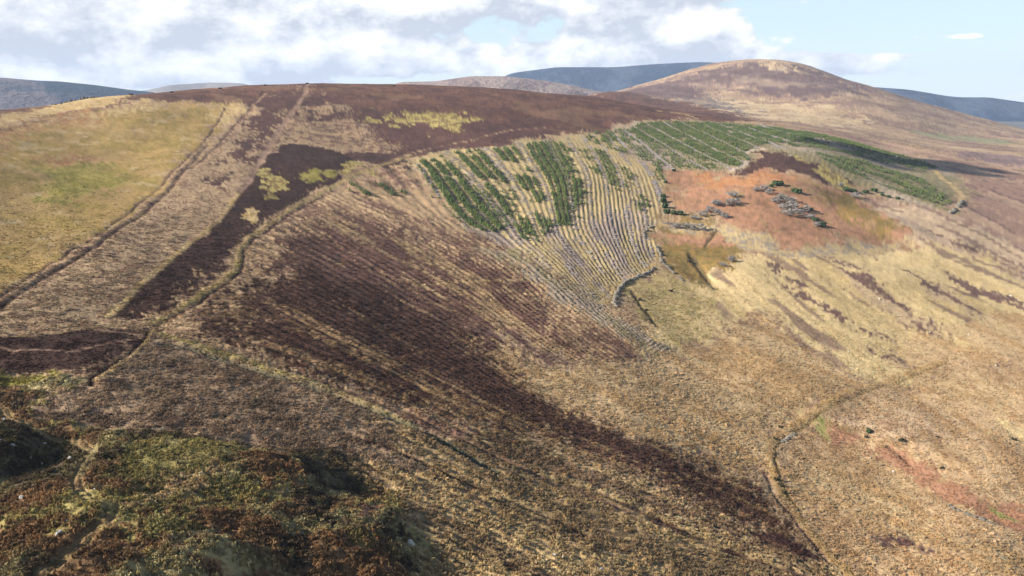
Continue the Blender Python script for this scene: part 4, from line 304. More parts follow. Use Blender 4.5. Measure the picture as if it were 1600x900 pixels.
SHRUBS = [(197.7,544.1,9.0,'green','largest dark green conifer bush on the bracken knoll'),
 (206.5,529.6,7.0,'green','dark green bush right of the largest one on the knoll'),
 (191.2,540.2,4.5,'green','small green bush left of the largest one on the knoll'),
 (179.3,532.4,5.0,'grey','leftmost grey bush of the upper scrub clump on the knoll'),
 (184.5,533.9,5.5,'grey','grey bush just left of the largest green bush'),
 (184.9,526.6,4.5,'grey','low grey bush below the small green bush on the knoll'),
 (185.9,512.8,5.0,'grey','left grey bush of the big central scrub clump'),
 (192.1,517.8,5.0,'grey','upper left grey bush of the central scrub clump'),
 (195.2,514.7,6.0,'grey','top grey bush of the central scrub clump'),
 (187.4,501.3,5.5,'grey','middle grey bush of the central scrub clump'),
 (193.3,501.4,6.5,'grey','largest grey bush of the central scrub clump'),
 (185.1,487.0,5.5,'grey','lowest grey bush of the central scrub clump'),
 (193.8,491.6,5.0,'grey','right grey bush of the central scrub clump'),
 (201.8,499.1,5.0,'grey','grey bush trailing right of the central scrub clump'),
 (207.0,503.5,4.5,'green','small green bush trailing right of the central scrub'),
 (199.8,486.7,4.5,'grey','grey bush below the trailing green bush'),
 (202.7,482.9,4.8,'green','dark green bush near the lower end of the scrub line'),
 (203.7,474.4,5.0,'green','lowest dark green bush at the end of the scrub line'),
 (199.7,472.8,4.0,'grey','grey bush beside the lowest green bush'),
 (158.1,522.9,5.5,'grey','upper grey bush of the left scrub clump on bracken'),
 (152.4,508.8,6.0,'grey','lower grey bush of the left scrub clump on bracken'),
 (157.4,510.8,5.0,'grey','right grey bush of the left scrub clump on bracken'),
 (143.9,510.5,5.0,'grey','grey bush at the head of the long left scrub belt'),
 (136.8,500.0,5.5,'grey','second grey bush along the left scrub belt'),
 (140.3,493.5,5.0,'grey','third grey bush along the left scrub belt'),
 (129.7,492.5,5.0,'grey','grey bush in the middle of the left scrub belt'),
 (142.3,484.6,4.5,'grey','grey bush low in the left scrub belt'),
 (122.7,484.7,4.5,'grey','grey bush toward the lower end of the scrub belt'),
 (111.1,536.1,5.0,'green','top green bush of the hedge at the bracken edge'),
 (109.1,523.4,5.5,'green','second green bush of the hedge at the bracken edge'),
 (107.6,510.8,6.0,'green','third green bush of the hedge at the bracken edge'),
 (106.5,498.6,6.0,'green','lower green bush of the hedge at the bracken edge'),
 (110.5,496.3,5.5,'green','green bush at the hedge corner by the bracken'),
 (114.6,495.0,5.5,'green','rightmost green bush of the hedge by the bracken'),
 (106.2,467.7,5.0,'grey','leftmost grey bush on the line above the wall bend'),
 (111.6,465.6,5.0,'grey','second grey bush on the line above the wall bend'),
 (116.8,463.0,5.0,'grey','third grey bush on the line above the wall bend'),
 (121.8,460.1,4.5,'grey','last grey bush on the line above the wall bend'),
 (259.8,568.2,5.5,'green','leftmost green bush on the right knoll shoulder'),
 (265.7,568.9,6.0,'green','second green bush on the right knoll shoulder'),
 (277.3,573.1,6.0,'green','third green bush on the right knoll shoulder'),
 (288.0,580.9,5.0,'green','fourth green bush on the right knoll shoulder'),
 (289.5,570.9,4.5,'green','fifth green bush on the right knoll shoulder'),
 (292.9,567.4,4.0,'green','sixth green bush on the right knoll shoulder'),
 (298.7,563.9,4.5,'green','last green bush right of the knoll shoulder'),
 (261.5,555.6,5.5,'grey','grey bush below the green bushes of the knoll shoulder'),
 (259.0,576.1,4.0,'grey','grey bush above the green bushes of the knoll shoulder'),
 (133.5,606.5,4.0,'green','lone green bush at the top corner of the bracken'),
 (120.0,572.6,4.0,'green','small green bush at the upper left bracken edge'),
 (112.8,211.2,2.6,'green','green gorse bush beside the small green flush'),
 (110.5,207.7,2.2,'dark','dark bush just below the green gorse bush'),
 (119.7,204.1,2.8,'dark','dark bush above the start of the bracken strip'),
 (158.8,210.8,2.6,'dark','dark bush by the pale patch at the right edge'),
 (122.2,186.8,1.8,'dark','small dark bush on the upper edge of the bracken strip'),
 (131.8,206.3,1.6,'dark','small dark bush in the grass above the bracken strip'),
 (84.5,210.6,2.2,'dark','dark bush left of the ochre bank'),
 (70.2,173.7,2.4,'dark','dark bush right of the ochre bank bend'),
 (70.3,170.9,2.2,'dark','dark bush below the ochre bank bend'),
 (70.0,167.3,2.0,'dark','lowest of the dark bushes along the ochre bank'),
 (121.4,246.9,1.4,'dark','tiny dark bush above the ochre bank'),
 (79.3,201.0,1.8,'dark','dark bush in the corner of the ochre bank'),
 (99.3,400.4,3.2,'dark','dark bush on the rim of the gully below the knoll'),
 (122.0,396.6,3.5,'grey','grey bush right of the gully below the knoll'),
 (114.6,387.5,3.0,'grey','low grey bush beside the gully foot'),
 (76.9,341.2,3.0,'dark','dark bush in the green pocket right of the wall'),
 (58.8,322.6,3.0,'dark','dark bush beside the wall end'),
 (59.4,309.3,3.0,'dark','dark bush below the wall end in the gully')]
WALLS = [([(80.7,435.5),(81.3,440.1),(81.7,444.5),(82.2,448.9),(84.3,453.0),(86.3,457.0),(88.3,460.8),(91.1,465.5),(93.9,470.2),(96.8,474.8),(98.3,475.4),(99.8,475.8),(101.3,476.2),(103.9,475.4),(106.5,474.5),(109.1,473.5)],1.3,1.6,'tumbled grey stone wall round the upper bend by the bracken'),
 ([(84.9,424.2),(84.9,418.0),(84.9,412.0),(84.8,406.1),(84.1,401.8),(83.5,397.8),(82.8,393.6),(79.9,387.3),(77.2,381.4),(74.4,375.3),(71.2,370.0),(68.1,364.7),(65.0,359.7),(62.1,355.0),(59.2,350.3),(56.4,345.9),(54.5,341.4),(52.6,337.2),(50.8,332.9),(49.6,328.6),(48.4,324.2),(47.2,319.9),(46.5,316.7),(45.9,313.3),(45.3,310.2),(45.6,308.4),(45.9,306.6),(46.3,304.8)],1.4,1.8,'curving grey stone wall around the lower end of the rows'),
 ([(82.8,393.6),(83.6,388.0),(84.3,382.4),(85.0,376.9),(85.9,371.5),(86.8,366.4),(87.7,361.2),(88.3,357.4),(89.0,353.8),(89.7,350.1)],0.9,1.6,'ruined stone wall running down from the curving wall bend'),
 ([(363.0,586.5),(356.1,576.9),(349.8,568.1),(344.1,560.4),(338.8,553.6),(334.3,547.9),(329.7,542.1),(327.6,539.9),(325.6,537.8),(323.7,535.8)],1.5,2.2,'short dark stone wall beside the far track at right'),
 ([(111.0,165.8),(111.3,164.3),(111.7,162.9),(112.0,161.5),(112.6,160.4),(113.3,159.3),(114.0,158.3),(114.5,157.2),(115.0,156.1),(115.6,155.1)],0.5,1.6,'low line of tumbled stones below the bracken strip'),
 ([(81.3,200.0),(82.4,201.3),(83.5,202.6),(84.7,203.9),(85.8,205.2),(87.0,206.5),(88.2,207.8)],0.5,1.6,'pale rubble heap beside the ochre bank bend')]
HUMMOCKS = [(-92.6,112.4,9,13,5.5),(-40.0,124.5,10,11,1.3),(-31.7,127.6,8,9,-1.6),(-25.8,113.3,6,6,1.3),(-15.3,104.7,9,9,-1.2),(-23.9,98.6,8,9,1.4),(-86.6,116.5,10,12,-2.2),(-81.0,134.9,8,5,-0.8),(-108.8,149.5,5,5,-1),(-64.7,121.7,14,12,1.4),(-53.8,117.6,10,10,1),(-46.1,121.4,10,8,0.9),(-43.7,92.9,14,10,1.2),(-65.5,94.8,12,10,1),(-47.2,132.1,10,6,-1),(206.4,541.5,30,26,4),(154.8,534.8,26,22,2.5),(256.8,499.5,22,30,2.5),(103.1,380.9,9,24,-1.4),(119.3,377.2,20,30,1.5),(169.7,374.7,25,40,1.8),(200.5,354.6,25,45,1.6),(97.3,246.1,20,25,1.6),(120.9,231.2,22,22,1.6),(137.3,203.1,20,20,1.8)]
FARHILLS = [('rolling heather hill behind the moor ridge','fhfar',3700,500,110,[(-0.2164,128.2),(-0.2001,132.1),(-0.1838,136.0),(-0.1674,140.0),(-0.1604,149.9),(-0.1534,159.8),(-0.1464,169.8),(-0.1313,170.8),(-0.1160,171.9),(-0.1008,172.9),(-0.0854,180.9),(-0.0700,188.9),(-0.0546,197.0),(-0.0392,197.0),(-0.0238,197.0),(-0.0084,197.0),(0.0084,190.1),(0.0253,183.1),(0.0421,176.1),(0.0561,168.0),(0.0702,160.0),(0.0842,152.0),(0.0926,144.0),(0.1010,136.0),(0.1095,128.0),(0.1290,120.0),(0.1484,112.1),(0.1678,104.2)]),
 ('dark blue moorland ridge behind the round hill','fhblue',6300,900,260,[(-0.0507,129.7),(-0.0337,174.2),(-0.0168,218.4),(0.0000,262.5),(0.0196,277.7),(0.0391,292.9),(0.0586,307.9),(0.0837,307.6),(0.1086,307.2),(0.1334,306.7),(0.1525,314.5),(0.1715,322.3),(0.1903,329.9),(0.2077,334.2),(0.2250,338.4),(0.2421,342.5),(0.2592,336.7),(0.2761,331.0),(0.2929,325.2),(0.3160,304.6),(0.3388,284.3),(0.3613,264.1),(0.3811,242.7),(0.4006,221.6),(0.4199,200.8)]),
 ('dark blue ridge falling to the right edge','fhblue',5600,900,260,[(0.3920,165.3),(0.4099,159.5),(0.4277,153.8),(0.4451,148.2),(0.4578,142.7),(0.4703,137.3),(0.4826,131.9),(0.4961,118.6),(0.5094,105.4),(0.5225,92.4),(0.5268,89.9),(0.5311,87.4),(0.5354,84.9),(0.5447,85.2),(0.5540,85.5),(0.5631,85.8),(0.5744,75.9),(0.5855,66.2),(0.5966,56.5),(0.6123,42.3),(0.6277,28.5),(0.6429,14.9),(0.6650,-4.9),(0.6864,-24.0),(0.7072,-42.5)]),
 ('blue forested hill at the far left edge','fhblue2',4600,800,170,[(-0.7003,168.6),(-0.6800,176.8),(-0.6590,185.3),(-0.6373,194.0),(-0.6227,193.6),(-0.6078,193.1),(-0.5925,192.7),(-0.5810,187.9),(-0.5693,183.0),(-0.5575,178.1),(-0.5510,177.2),(-0.5445,176.2),(-0.5379,175.3),(-0.5371,174.8),(-0.5363,174.3),(-0.5355,173.8),(-0.5243,168.1),(-0.5131,162.3),(-0.5016,156.4),(-0.4910,148.8),(-0.4802,141.1),(-0.4693,133.3),(-0.4559,126.5),(-0.4424,119.6),(-0.4286,112.7)]),
 ('pale hill beyond the left skyline','fhpale',7600,800,150,[(-0.4963,96.4),(-0.4808,105.2),(-0.4650,114.1),(-0.4490,123.3),(-0.4407,138.1),(-0.4324,153.1),(-0.4240,168.2),(-0.4086,175.9),(-0.3930,183.8),(-0.3772,191.7),(-0.3656,190.0),(-0.3538,188.3),(-0.3419,186.6),(-0.3316,167.3),(-0.3212,147.8),(-0.3107,128.2),(-0.2980,120.3),(-0.2851,112.2),(-0.2722,104.2)])]
CLOUD = (414,786,173,42,0.258)
# ------------------------------------------------------------------ numeric helpers
def key(x, y): return np.stack([np.arctan2(x, y)*2.2, np.log(np.hypot(x, y)+1e-6)], -1)
def phi(r2): return .5*r2*np.log(r2+1e-12)
class Spline:
    def __init__(s, P, lam):
        P = np.array(P, float); s.K = key(P[:, 0], P[:, 1]); n = len(P)
        d2 = ((s.K[:, None]-s.K[None])**2).sum(-1)
        A = np.zeros((n+3, n+3)); A[:n, :n] = phi(d2)+lam*np.eye(n); A[:n, n] = 1; A[:n, n+1:] = s.K; A[n, :n] = 1; A[n+1:, :n] = s.K.T
        s.W = np.linalg.solve(A, np.concatenate([P[:, 2], [0, 0, 0]]))
    def __call__(s, x, y):
        q = key(x, y); sh = q.shape[:-1]; q = q.reshape(-1, 2); n = len(s.K); o = np.empty(len(q))
        for i in range(0, len(q), 8000):
            b = q[i:i+8000]; d2 = (b[:, :1]-s.K[:, 0])**2+(b[:, 1:]-s.K[:, 1])**2
            o[i:i+8000] = phi(d2)@s.W[:n]+s.W[n]+b@s.W[n+1:]
        return o.reshape(sh)
def hash2(i, j, seed):
    h = (i*374761393+j*668265263+seed*2147483647) & 0xffffffff
    h = ((h ^ (h >> 13))*1274126177) & 0xffffffff
    return ((h ^ (h >> 16)) & 0xffff)/65535.0
def vnoise(x, y, seed=0):
    xi = np.floor(x).astype(np.int64); yi = np.floor(y).astype(np.int64); fx = x-xi; fy = y-yi
    fx = fx*fx*(3-2*fx); fy = fy*fy*(3-2*fy)
    a = hash2(xi, yi, seed); b = hash2(xi+1, yi, seed); c = hash2(xi, yi+1, seed); d = hash2(xi+1, yi+1, seed)
    return (a+(b-a)*fx)*(1-fy)+(c+(d-c)*fx)*fy
def fbm(x, y, seed=0, oct=4, g=.5):
    s = 0; a = 1; t = 0
    for o in range(oct):
        s = s+a*vnoise(x*.8+y*.6, y*.8-x*.6, seed+o*17); t += a; a *= g; x, y = x*2.03+11.3, y*2.03-7.7
    return s/t
def sstep(x, a, b):
    t = np.clip((x-a)/(b-a), 0, 1); return t*t*(3-2*t)
# ------------------------------------------------------------------ the terrain grid (fine towards the north, where the valley is)
azf = np.linspace(R_(-43.5), R_(43.5), 1040)
AZ = np.concatenate([np.linspace(R_(-75), R_(-44), 30), azf, np.linspace(R_(44), R_(75), 30)])
rr = np.exp(np.linspace(math.log(25), math.log(4500), 6000))
w = .62*(85/(rr**2+85**2))/1.2+.38/rr/5.2; cw = np.concatenate([[0], np.cumsum(.5*(w[1:]+w[:-1])*np.diff(rr))]); cw /= cw[-1]
NR = 700; RR = np.interp(np.linspace(0, 1, NR), cw, rr); NA = len(AZ)
X = RR[:, None]*np.sin(AZ)[None]; Y = RR[:, None]*np.cos(AZ)[None]; RD = np.broadcast_to(RR[:, None], X.shape)
base_h = Spline(TERRAIN, 1e-4)
def coarse(fn, k=4):
    ri = np.unique(np.concatenate([np.arange(0, NR, k), [NR-1]])); ai = np.unique(np.concatenate([np.arange(0, NA, k), [NA-1]]))
    v = fn(X[np.ix_(ri, ai)], Y[np.ix_(ri, ai)])
    t = np.empty((len(ri), NA))
    for i in range(len(ri)): t[i] = np.interp(np.arange(NA), ai, v[i])
    o = np.empty((NR, NA))
    fi = np.interp(np.arange(NR), ri, np.arange(len(ri))); i0 = np.minimum(fi.astype(int), len(ri)-2); f = (fi-i0)[:, None]
    return t[i0]*(1-f)+t[i0+1]*f
Z = coarse(base_h, 2)
PW = coarse(Spline(ROWS_WEST, 3e-3)); PE = coarse(Spline(ROWS_EAST, 3e-3))
ALONG = X*.5-Y*.8
S300 = np.clip(RD/300, .45, 6)
w1 = np.stack([fbm(X/7/np.sqrt(S300), Y/7/np.sqrt(S300), 3), fbm(X/7/np.sqrt(S300), Y/7/np.sqrt(S300), 5)])-.5
w2 = np.stack([fbm(X/28, Y/28, 8), fbm(X/28, Y/28, 9)])-.5
WX = w1[0]*1.1+w2[0]*.9; WY = w1[1]*1.1+w2[1]*.9
ND = .5*fbm(X/(3.5*S300**.7), Y/(3.5*S300**.7), 19, 4, .6)+.5*vnoise(X/(.9*S300**.6), Y/(.9*S300**.6), 21)-.5
def window(P, pad):
    P = np.array(P); a = np.arctan2(P[:, 0], P[:, 1]); r = np.hypot(P[:, 0], P[:, 1]); pa = pad/r.min()
    i0 = max(np.searchsorted(RR, r.min()*.85-pad)-1, 0); i1 = min(np.searchsorted(RR, r.max()*1.05+pad)+1, NR)
    j0 = max(np.searchsorted(AZ, a.min()-pa)-1, 0); j1 = min(np.searchsorted(AZ, a.max()+pa)+1, NA)
    return slice(i0, i1), slice(j0, j1)
def poly_sd(P, x, y):
    d = np.full(x.shape, 1e18); ins = np.zeros(x.shape, bool); n = len(P)
    for i in range(n):
        ax, ay = P[i]; bx, by = P[(i+1) % n]; ex, ey = bx-ax, by-ay
        px, py = x-ax, y-ay; t = np.clip((px*ex+py*ey)/(ex*ex+ey*ey+1e-9), 0, 1)
        d = np.minimum(d, (px-ex*t)**2+(py-ey*t)**2)
        if ay != by:
            ins ^= ((ay > y) != (by > y)) & (x < ex*(y-ay)/(by-ay)+ax)
    d = np.sqrt(d); return np.where(ins, -d, d)
def line_d(P, x, y):
    d = np.full(x.shape, 1e18)
    for (ax, ay), (bx, by) in zip(P, P[1:]):
        ex, ey = bx-ax, by-ay; px, py = x-ax, y-ay; t = np.clip((px*ex+py*ey)/(ex*ex+ey*ey+1e-9), 0, 1)
        d = np.minimum(d, (px-ex*t)**2+(py-ey*t)**2)
    return np.sqrt(d)
# ground covers: colour a, colour b, share of b, patch size (m), streak (0 no, 1 west rows, 2 east rows), tussock height, tussock cover, furrow depth
straw = (.40, .30, .165); pale = (.47, .38, .245); heath = (.085, .045, .040); dark = (.040, .020, .018); tan = (.24, .165, .105)
CLS = {
 'tanmix': ((.33, .24, .155), (.21, .14, .095), .4, 2.5, 0, .33, 1, 0), 'tanpale': ((.29, .205, .13), (.13, .08, .06), .48, 6, 0, .3, .9, 0),
 'moor': ((.120, .064, .046), (.080, .042, .034), .5, 14, 0, .3, .8, 0), 'moordark': ((.072, .038, .032), (.10, .055, .044), .35, 10, 0, .3, .8, 0),
 'burn': ((.034, .018, .014), (.050, .027, .021), .4, 1.5, 0, .22, .9, 0), 'heather': ((.080, .044, .036), (.052, .028, .024), .5, 3, 0, .35, 1, 0),
 'straw': (straw, (.30, .21, .10), .4, 5, 0, .3, .8, 0), 'yellow': ((.295, .205, .088), (.225, .165, .060), .5, 11, 0, .2, .6, 0), 'rust': ((.25, .135, .07), (.30, .21, .11), .45, 6, 0, .2, .6, 0),
 'olive': ((.17, .145, .04), (.24, .20, .07), .45, 4, 0, .3, .9, 0), 'yellowgrass': ((.34, .28, .115), (.17, .12, .055), .46, 4, 0, .3, .8, 0),
 'rowtan': ((.34, .24, .15), (.15, .09, .068), .38, 1, 1, .35, 1, .16), 'rowheather': ((.110, .063, .049), (.26, .182, .11), .33, 1, 1, .35, 1, .16),
 'rowpurple': ((.105, .062, .054), (.26, .19, .13), .34, 1, 1, .3, .8, .1), 'rowdark': ((.064, .036, .027), (.22, .148, .086), .32, 1, 1, .35, 1.1, .18),
 'strawrow': ((.31, .23, .13), (.16, .11, .07), .35, 1, 1, .38, 1.1, .16), 'burnrow': (dark, (.09, .055, .04), .25, 1, 1, .25, 1, .16), 'rowdirt': ((.085, .050, .040), (.16, .105, .07), .35, 1, 1, .1, .3, 0),
 'ochre': ((.33, .225, .125), (.40, .295, .18), .48, 1, 1, .36, 1.0, 0), 'ochrepale': ((.36, .255, .135), (.28, .18, .085), .4, 2, 0, .3, .8, 0), 'tuss': ((.32, .235, .13), (.19, .135, .08), .45, 3, 1, .36, 1.1, .15),
 'brown': ((.26, .185, .125), (.145, .10, .07), .45, 5, 0, .36, 1.2, 0), 'mosaic': ((.235, .195, .085), (.18, .115, .065), .5, 7, 0, .5, 1.4, 0), 'rustbush': ((.20, .12, .065), (.13, .082, .047), .45, 2.5, 0, .48, 1.4, 0),
 'bracken': ((.315, .178, .116), (.235, .138, .088), .42, 4, 0, .25, .8, 0), 'brackenpale': ((.37, .20, .11), (.33, .16, .08), .5, 4, 0, .3, .9, 0), 'olivedark': ((.20, .17, .07), (.25, .21, .10), .45, 4, 0, .4, 1.2, 0), 'streakheath': ((.115, .072, .062), (.38, .29, .185), .36, 1, 2, .3, .8, .04), 'greengrass': ((.21, .215, .085), (.23, .20, .09), .5, 3, 0, .2, .6, 0),
 'heathshade': ((.062, .046, .030), (.095, .076, .038), .45, 2.5, 0, .4, 1, 0), 'palestraw': ((.455, .355, .205), (.385, .295, .16), .42, 1, 2, .28, .7, .05), 'rosystraw': ((.42, .32, .22), (.33, .25, .19), .5, 1, 2, .3, .8, .04),  # the dark heath entry also paints shade into hollows and gullies
 'pinktan': ((.41, .295, .185), (.32, .215, .125), .44, 1, 2, .34, 1.0, 0), 'palepink': ((.42, .31, .21), (.30, .20, .13), .4, 3, 0, .4, 1, 0), 'rosy': ((.34, .24, .175), (.25, .165, .13), .5, 1, 2, .3, .5, .03),
 'olivebrown': ((.22, .145, .055), (.16, .12, .05), .5, 4, 0, .35, 1, 0), 'oliverow': ((.29, .235, .115), (.35, .27, .15), .5, 3, 0, .35, 1, 0), 'strawgrey': ((.36, .28, .16), (.24, .20, .16), .45, 3, 0, .35, 1, 0),
 'rowpale': ((.33, .26, .145), (.25, .20, .17), .45, 1, 1, .3, .9, .2), 'rowlilac': ((.27, .22, .17), (.20, .17, .10), .45, 1, 1, .3, .9, .25), 'brashpale': ((.38, .32, .27), (.30, .25, .2), .4, 2, 0, .3, .8, 0),
 'dirt': ((.26, .175, .13), (.20, .13, .10), .4, 3, 0, .08, .12, 0), 'bank': ((.28, .225, .10), (.20, .15, .07), .45, 2.5, 0, .3, .9, 0), 'ditchshade': ((.075, .080, .062), (.13, .12, .08), .35, 3, 0, .3, .8, 0), 'strawtrack': ((.25, .195, .10), (.19, .145, .075), .4, 2, 0, .15, .3, 0),  # the dark bluish-green ditch entry is shade put into the colour
 'farhill': ((.31, .225, .155), (.21, .145, .115), .5, 60, 0, 0, 0, 0), 'fhheather': ((.115, .078, .074), (.165, .118, .105), .35, 40, 0, 0, 0, 0), 'fhstraw': ((.43, .34, .225), (.35, .255, .17), .4, 40, 0, 0, 0, 0), 'fhgreen': ((.21, .205, .13), (.26, .22, .15), .4, 30, 0, 0, 0, 0),
 'fhpurple': ((.19, .135, .135), (.25, .18, .16), .4, 30, 0, 0, 0, 0), 'fhgrey': ((.17, .14, .125), (.23, .18, .15), .4, 40, 0, 0, 0, 0)}
COL = np.empty(X.shape+(3,)); TUF = np.zeros(X.shape); COV = np.zeros(X.shape); FUR = np.zeros(X.shape); ROWSEL = np.zeros(X.shape); HUM = np.zeros(X.shape)
def cover(name, sl):
    a, b, share, size, streak, th, cov, fur = CLS[name]; x, y = X[sl], Y[sl]
    if streak:
        P = (PW if streak == 1 else PE)[sl]; al = ALONG[sl]
        n = .60*fbm(P*.34, al/75, 31, 3)+.40*fbm(P*1.1, al/20, 37, 2)
        wf = sstep(RD[sl], 400, 620); n = n*(1-wf)+wf*fbm(P*.12, al/150, 31, 2)
        n = n*.8+.2*vnoise(x/1.3, y/1.3, 41)
    else:
        n = .75*fbm(x/size, y/size, 51, 5, .6)+.25*vnoise(x/.8, y/.8, 53)
    thr = .5+(.5-share)*.42; m = sstep(n, thr-.07, thr+.07)[..., None]
    c = np.array(a)*(1-m)+np.array(b)*m
    if name == 'mosaic':
        dn = ND[sl]*.30
        for lam, sd0, lo, c3 in ((13, 61, .50, (.28, .235, .125)), (10, 63, .55, (.175, .105, .058)), (8, 65, .61, (.075, .055, .036)), (16, 67, .57, (.25, .21, .09))):
            k = sstep(fbm(x/lam, y/lam, sd0, 4)+dn, lo, lo+.05)[..., None]; c = c*(1-k)+np.array(c3)*k
    if name == 'palestraw' or name == 'rosy' or name == 'rosystraw':
        k = sstep(fbm(PE[sl]*.35, ALONG[sl]/45, 71, 3), .62, .70)[..., None]*.75; c = c*(1-k)+np.array((.13, .085, .075))*k
    if name == 'yellow':
        k = sstep(fbm(x/22+y/60, y/34, 77, 5, .6)+ND[sl]*.2, .55, .62)[..., None]*.55; c = c*(1-k)+np.array((.29, .20, .10))*k
        k = sstep(fbm(x/9, y/14, 78, 4, .6), .64, .70)[..., None]*.5; c = c*(1-k)+np.array((.38, .30, .19))*k
    if name == 'bracken':
        k = sstep(fbm(x/14, y/14, 79, 4, .6)+ND[sl]*.25, .60, .66)[..., None]*.6; c = c*(1-k)+np.array((.27, .205, .105))*k
        k = sstep(fbm(x/8, y/8, 80, 4, .6)+ND[sl]*.25, .63, .69)[..., None]*.6; c = c*(1-k)+np.array((.13, .085, .055))*k
    if name == 'moor':
        k = sstep(fbm(x/60, y/60, 73, 4), .60, .68)[..., None]*.45; c = c*(1-k)+np.array((.20, .125, .08))*k
    if name in ('farhill', 'fhheather'):
        k = sstep(fbm(x/90+y/300, y/160, 75, 5, .6), .58, .66)[..., None]*.35; c = c*(1-k)+np.array((.42, .33, .24))*k
    return c, th, cov, fur, streak
def lay(name, sl, m):
    c, th, cov, fur, st = cover(name, sl); mm = m[..., None]
    COL[sl] = COL[sl]*(1-mm)+c*mm; TUF[sl] = TUF[sl]*(1-m)+th*m; COV[sl] = COV[sl]*(1-m)+cov*m; FUR[sl] = FUR[sl]*(1-m)+fur*m
    HUM[sl] = HUM[sl]*(1-m)+m*(1.0 if name in ('mosaic', 'rustbush') else 0)
    if st: ROWSEL[sl] = np.where(m > .5, st, ROWSEL[sl])
full = (slice(0, NR), slice(0, NA))
lay('tanmix', full, np.ones(X.shape))
mfar = sstep(RD+200*(fbm(X/200, Y/200, 5)-.5), 1250, 1500); lay('farhill', full, mfar)
for name, soft, warp, P in PATCHES:
    sl = window(P, (soft+warp)*3); s = S300[sl]
    x = X[sl]+WX[sl]*warp*2*s; y = Y[sl]+WY[sl]*warp*2*s
    soft *= 1.0 if soft < 1.4 else 2.0
    sd_ = poly_sd(P, x, y)+ND[sl]*soft*s*3.2; lay(name, sl, 1-sstep(sd_, -soft*s*.35, soft*s*.35))
# furrows of the ploughed rows, hummocks, and roughness
Z += (fbm(X/45, Y/45, 81, 3)-.5)*2.4+(fbm(X/8, Y/8, 83, 3)-.5)*.9
Z += sstep(RD, 1250, 1800)*((fbm(X/260, Y/260, 85, 5)-.5)*22)
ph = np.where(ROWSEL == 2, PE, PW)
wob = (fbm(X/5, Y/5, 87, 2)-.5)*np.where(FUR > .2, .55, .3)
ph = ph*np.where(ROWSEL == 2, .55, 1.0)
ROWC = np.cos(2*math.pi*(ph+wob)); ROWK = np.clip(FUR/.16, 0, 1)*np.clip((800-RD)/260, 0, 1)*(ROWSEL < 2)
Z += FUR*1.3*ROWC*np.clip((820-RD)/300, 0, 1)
COL *= (1+ROWK*(ROWC*np.where(FUR > .2, .20, .36)+.02)*(1.5*sstep(fbm(X/11, Y/11, 89, 3)+.5*(fbm(ph*.21, ALONG/60, 90, 2)-.5), .34, .62)))[..., None]  # furrows darkened, ridges lightened in the colour: dark heather plus furrow shade
Z += HUM*((fbm(X/9, Y/9, 91, 3)-.5)*1.4+(fbm(X/3.0, Y/3.0, 92, 3)-.5)*1.1)
Z += (vnoise(X/1.1, Y/1.1, 93)-.5)*TUF*np.clip(2-RD/160, .35, 1)
for hx, hy, ra, rb, h in HUMMOCKS:
    sl = window([(hx, hy), (hx+ra*2.5, hy), (hx-ra*2.5, hy), (hx, hy+rb*2.5), (hx, hy-rb*2.5)], 3)
    u = (X[sl]-hx+WX[sl]*3)/ra; v = (Y[sl]-hy+WY[sl]*3)/rb; q = u*u+v*v
    Z[sl] += h*np.exp(-q*q*.6-.25*q)
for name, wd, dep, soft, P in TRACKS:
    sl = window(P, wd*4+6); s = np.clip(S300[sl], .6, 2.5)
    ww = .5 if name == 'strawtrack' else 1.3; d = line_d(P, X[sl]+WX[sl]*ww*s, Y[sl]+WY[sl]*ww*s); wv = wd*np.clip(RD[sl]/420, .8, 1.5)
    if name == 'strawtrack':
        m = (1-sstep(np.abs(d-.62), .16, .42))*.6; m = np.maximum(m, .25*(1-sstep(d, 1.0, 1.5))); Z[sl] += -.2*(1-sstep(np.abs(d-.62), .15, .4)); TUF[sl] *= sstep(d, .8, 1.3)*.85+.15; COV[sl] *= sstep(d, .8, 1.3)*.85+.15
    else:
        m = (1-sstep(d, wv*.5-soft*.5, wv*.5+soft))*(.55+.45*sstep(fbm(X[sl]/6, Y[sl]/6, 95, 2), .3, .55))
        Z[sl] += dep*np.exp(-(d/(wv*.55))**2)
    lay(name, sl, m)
LUMA = COL.mean(-1, keepdims=True); COL = np.clip(LUMA+(COL-LUMA)*1.10, .006, .7)*np.array((1.0, .975, .95))
COL *= (.82+.36*fbm(X/1.7, Y/1.7, 97, 3))[..., None]
COL *= (.70+.60*fbm(X/(16*S300**.5), Y/(16*S300**.5), 99, 4, .6))[..., None]
def samp(A, x, y):
    a = np.arctan2(x, y); r = np.hypot(x, y); fi = np.interp(r, RR, np.arange(NR)); fj = np.interp(a, AZ, np.arange(NA))
    i = np.clip(fi.astype(int), 0, NR-2); j = np.clip(fj.astype(int), 0, NA-2); u = fi-i; v = fj-j
    if A.ndim == 3: u = u[:, None]; v = v[:, None]
    return A[i, j]*(1-u)*(1-v)+A[i+1, j]*u*(1-v)+A[i, j+1]*(1-u)*v+A[i+1, j+1]*u*v
def ground(x, y): return float(samp(Z, np.array([x]), np.array([y]))[0])
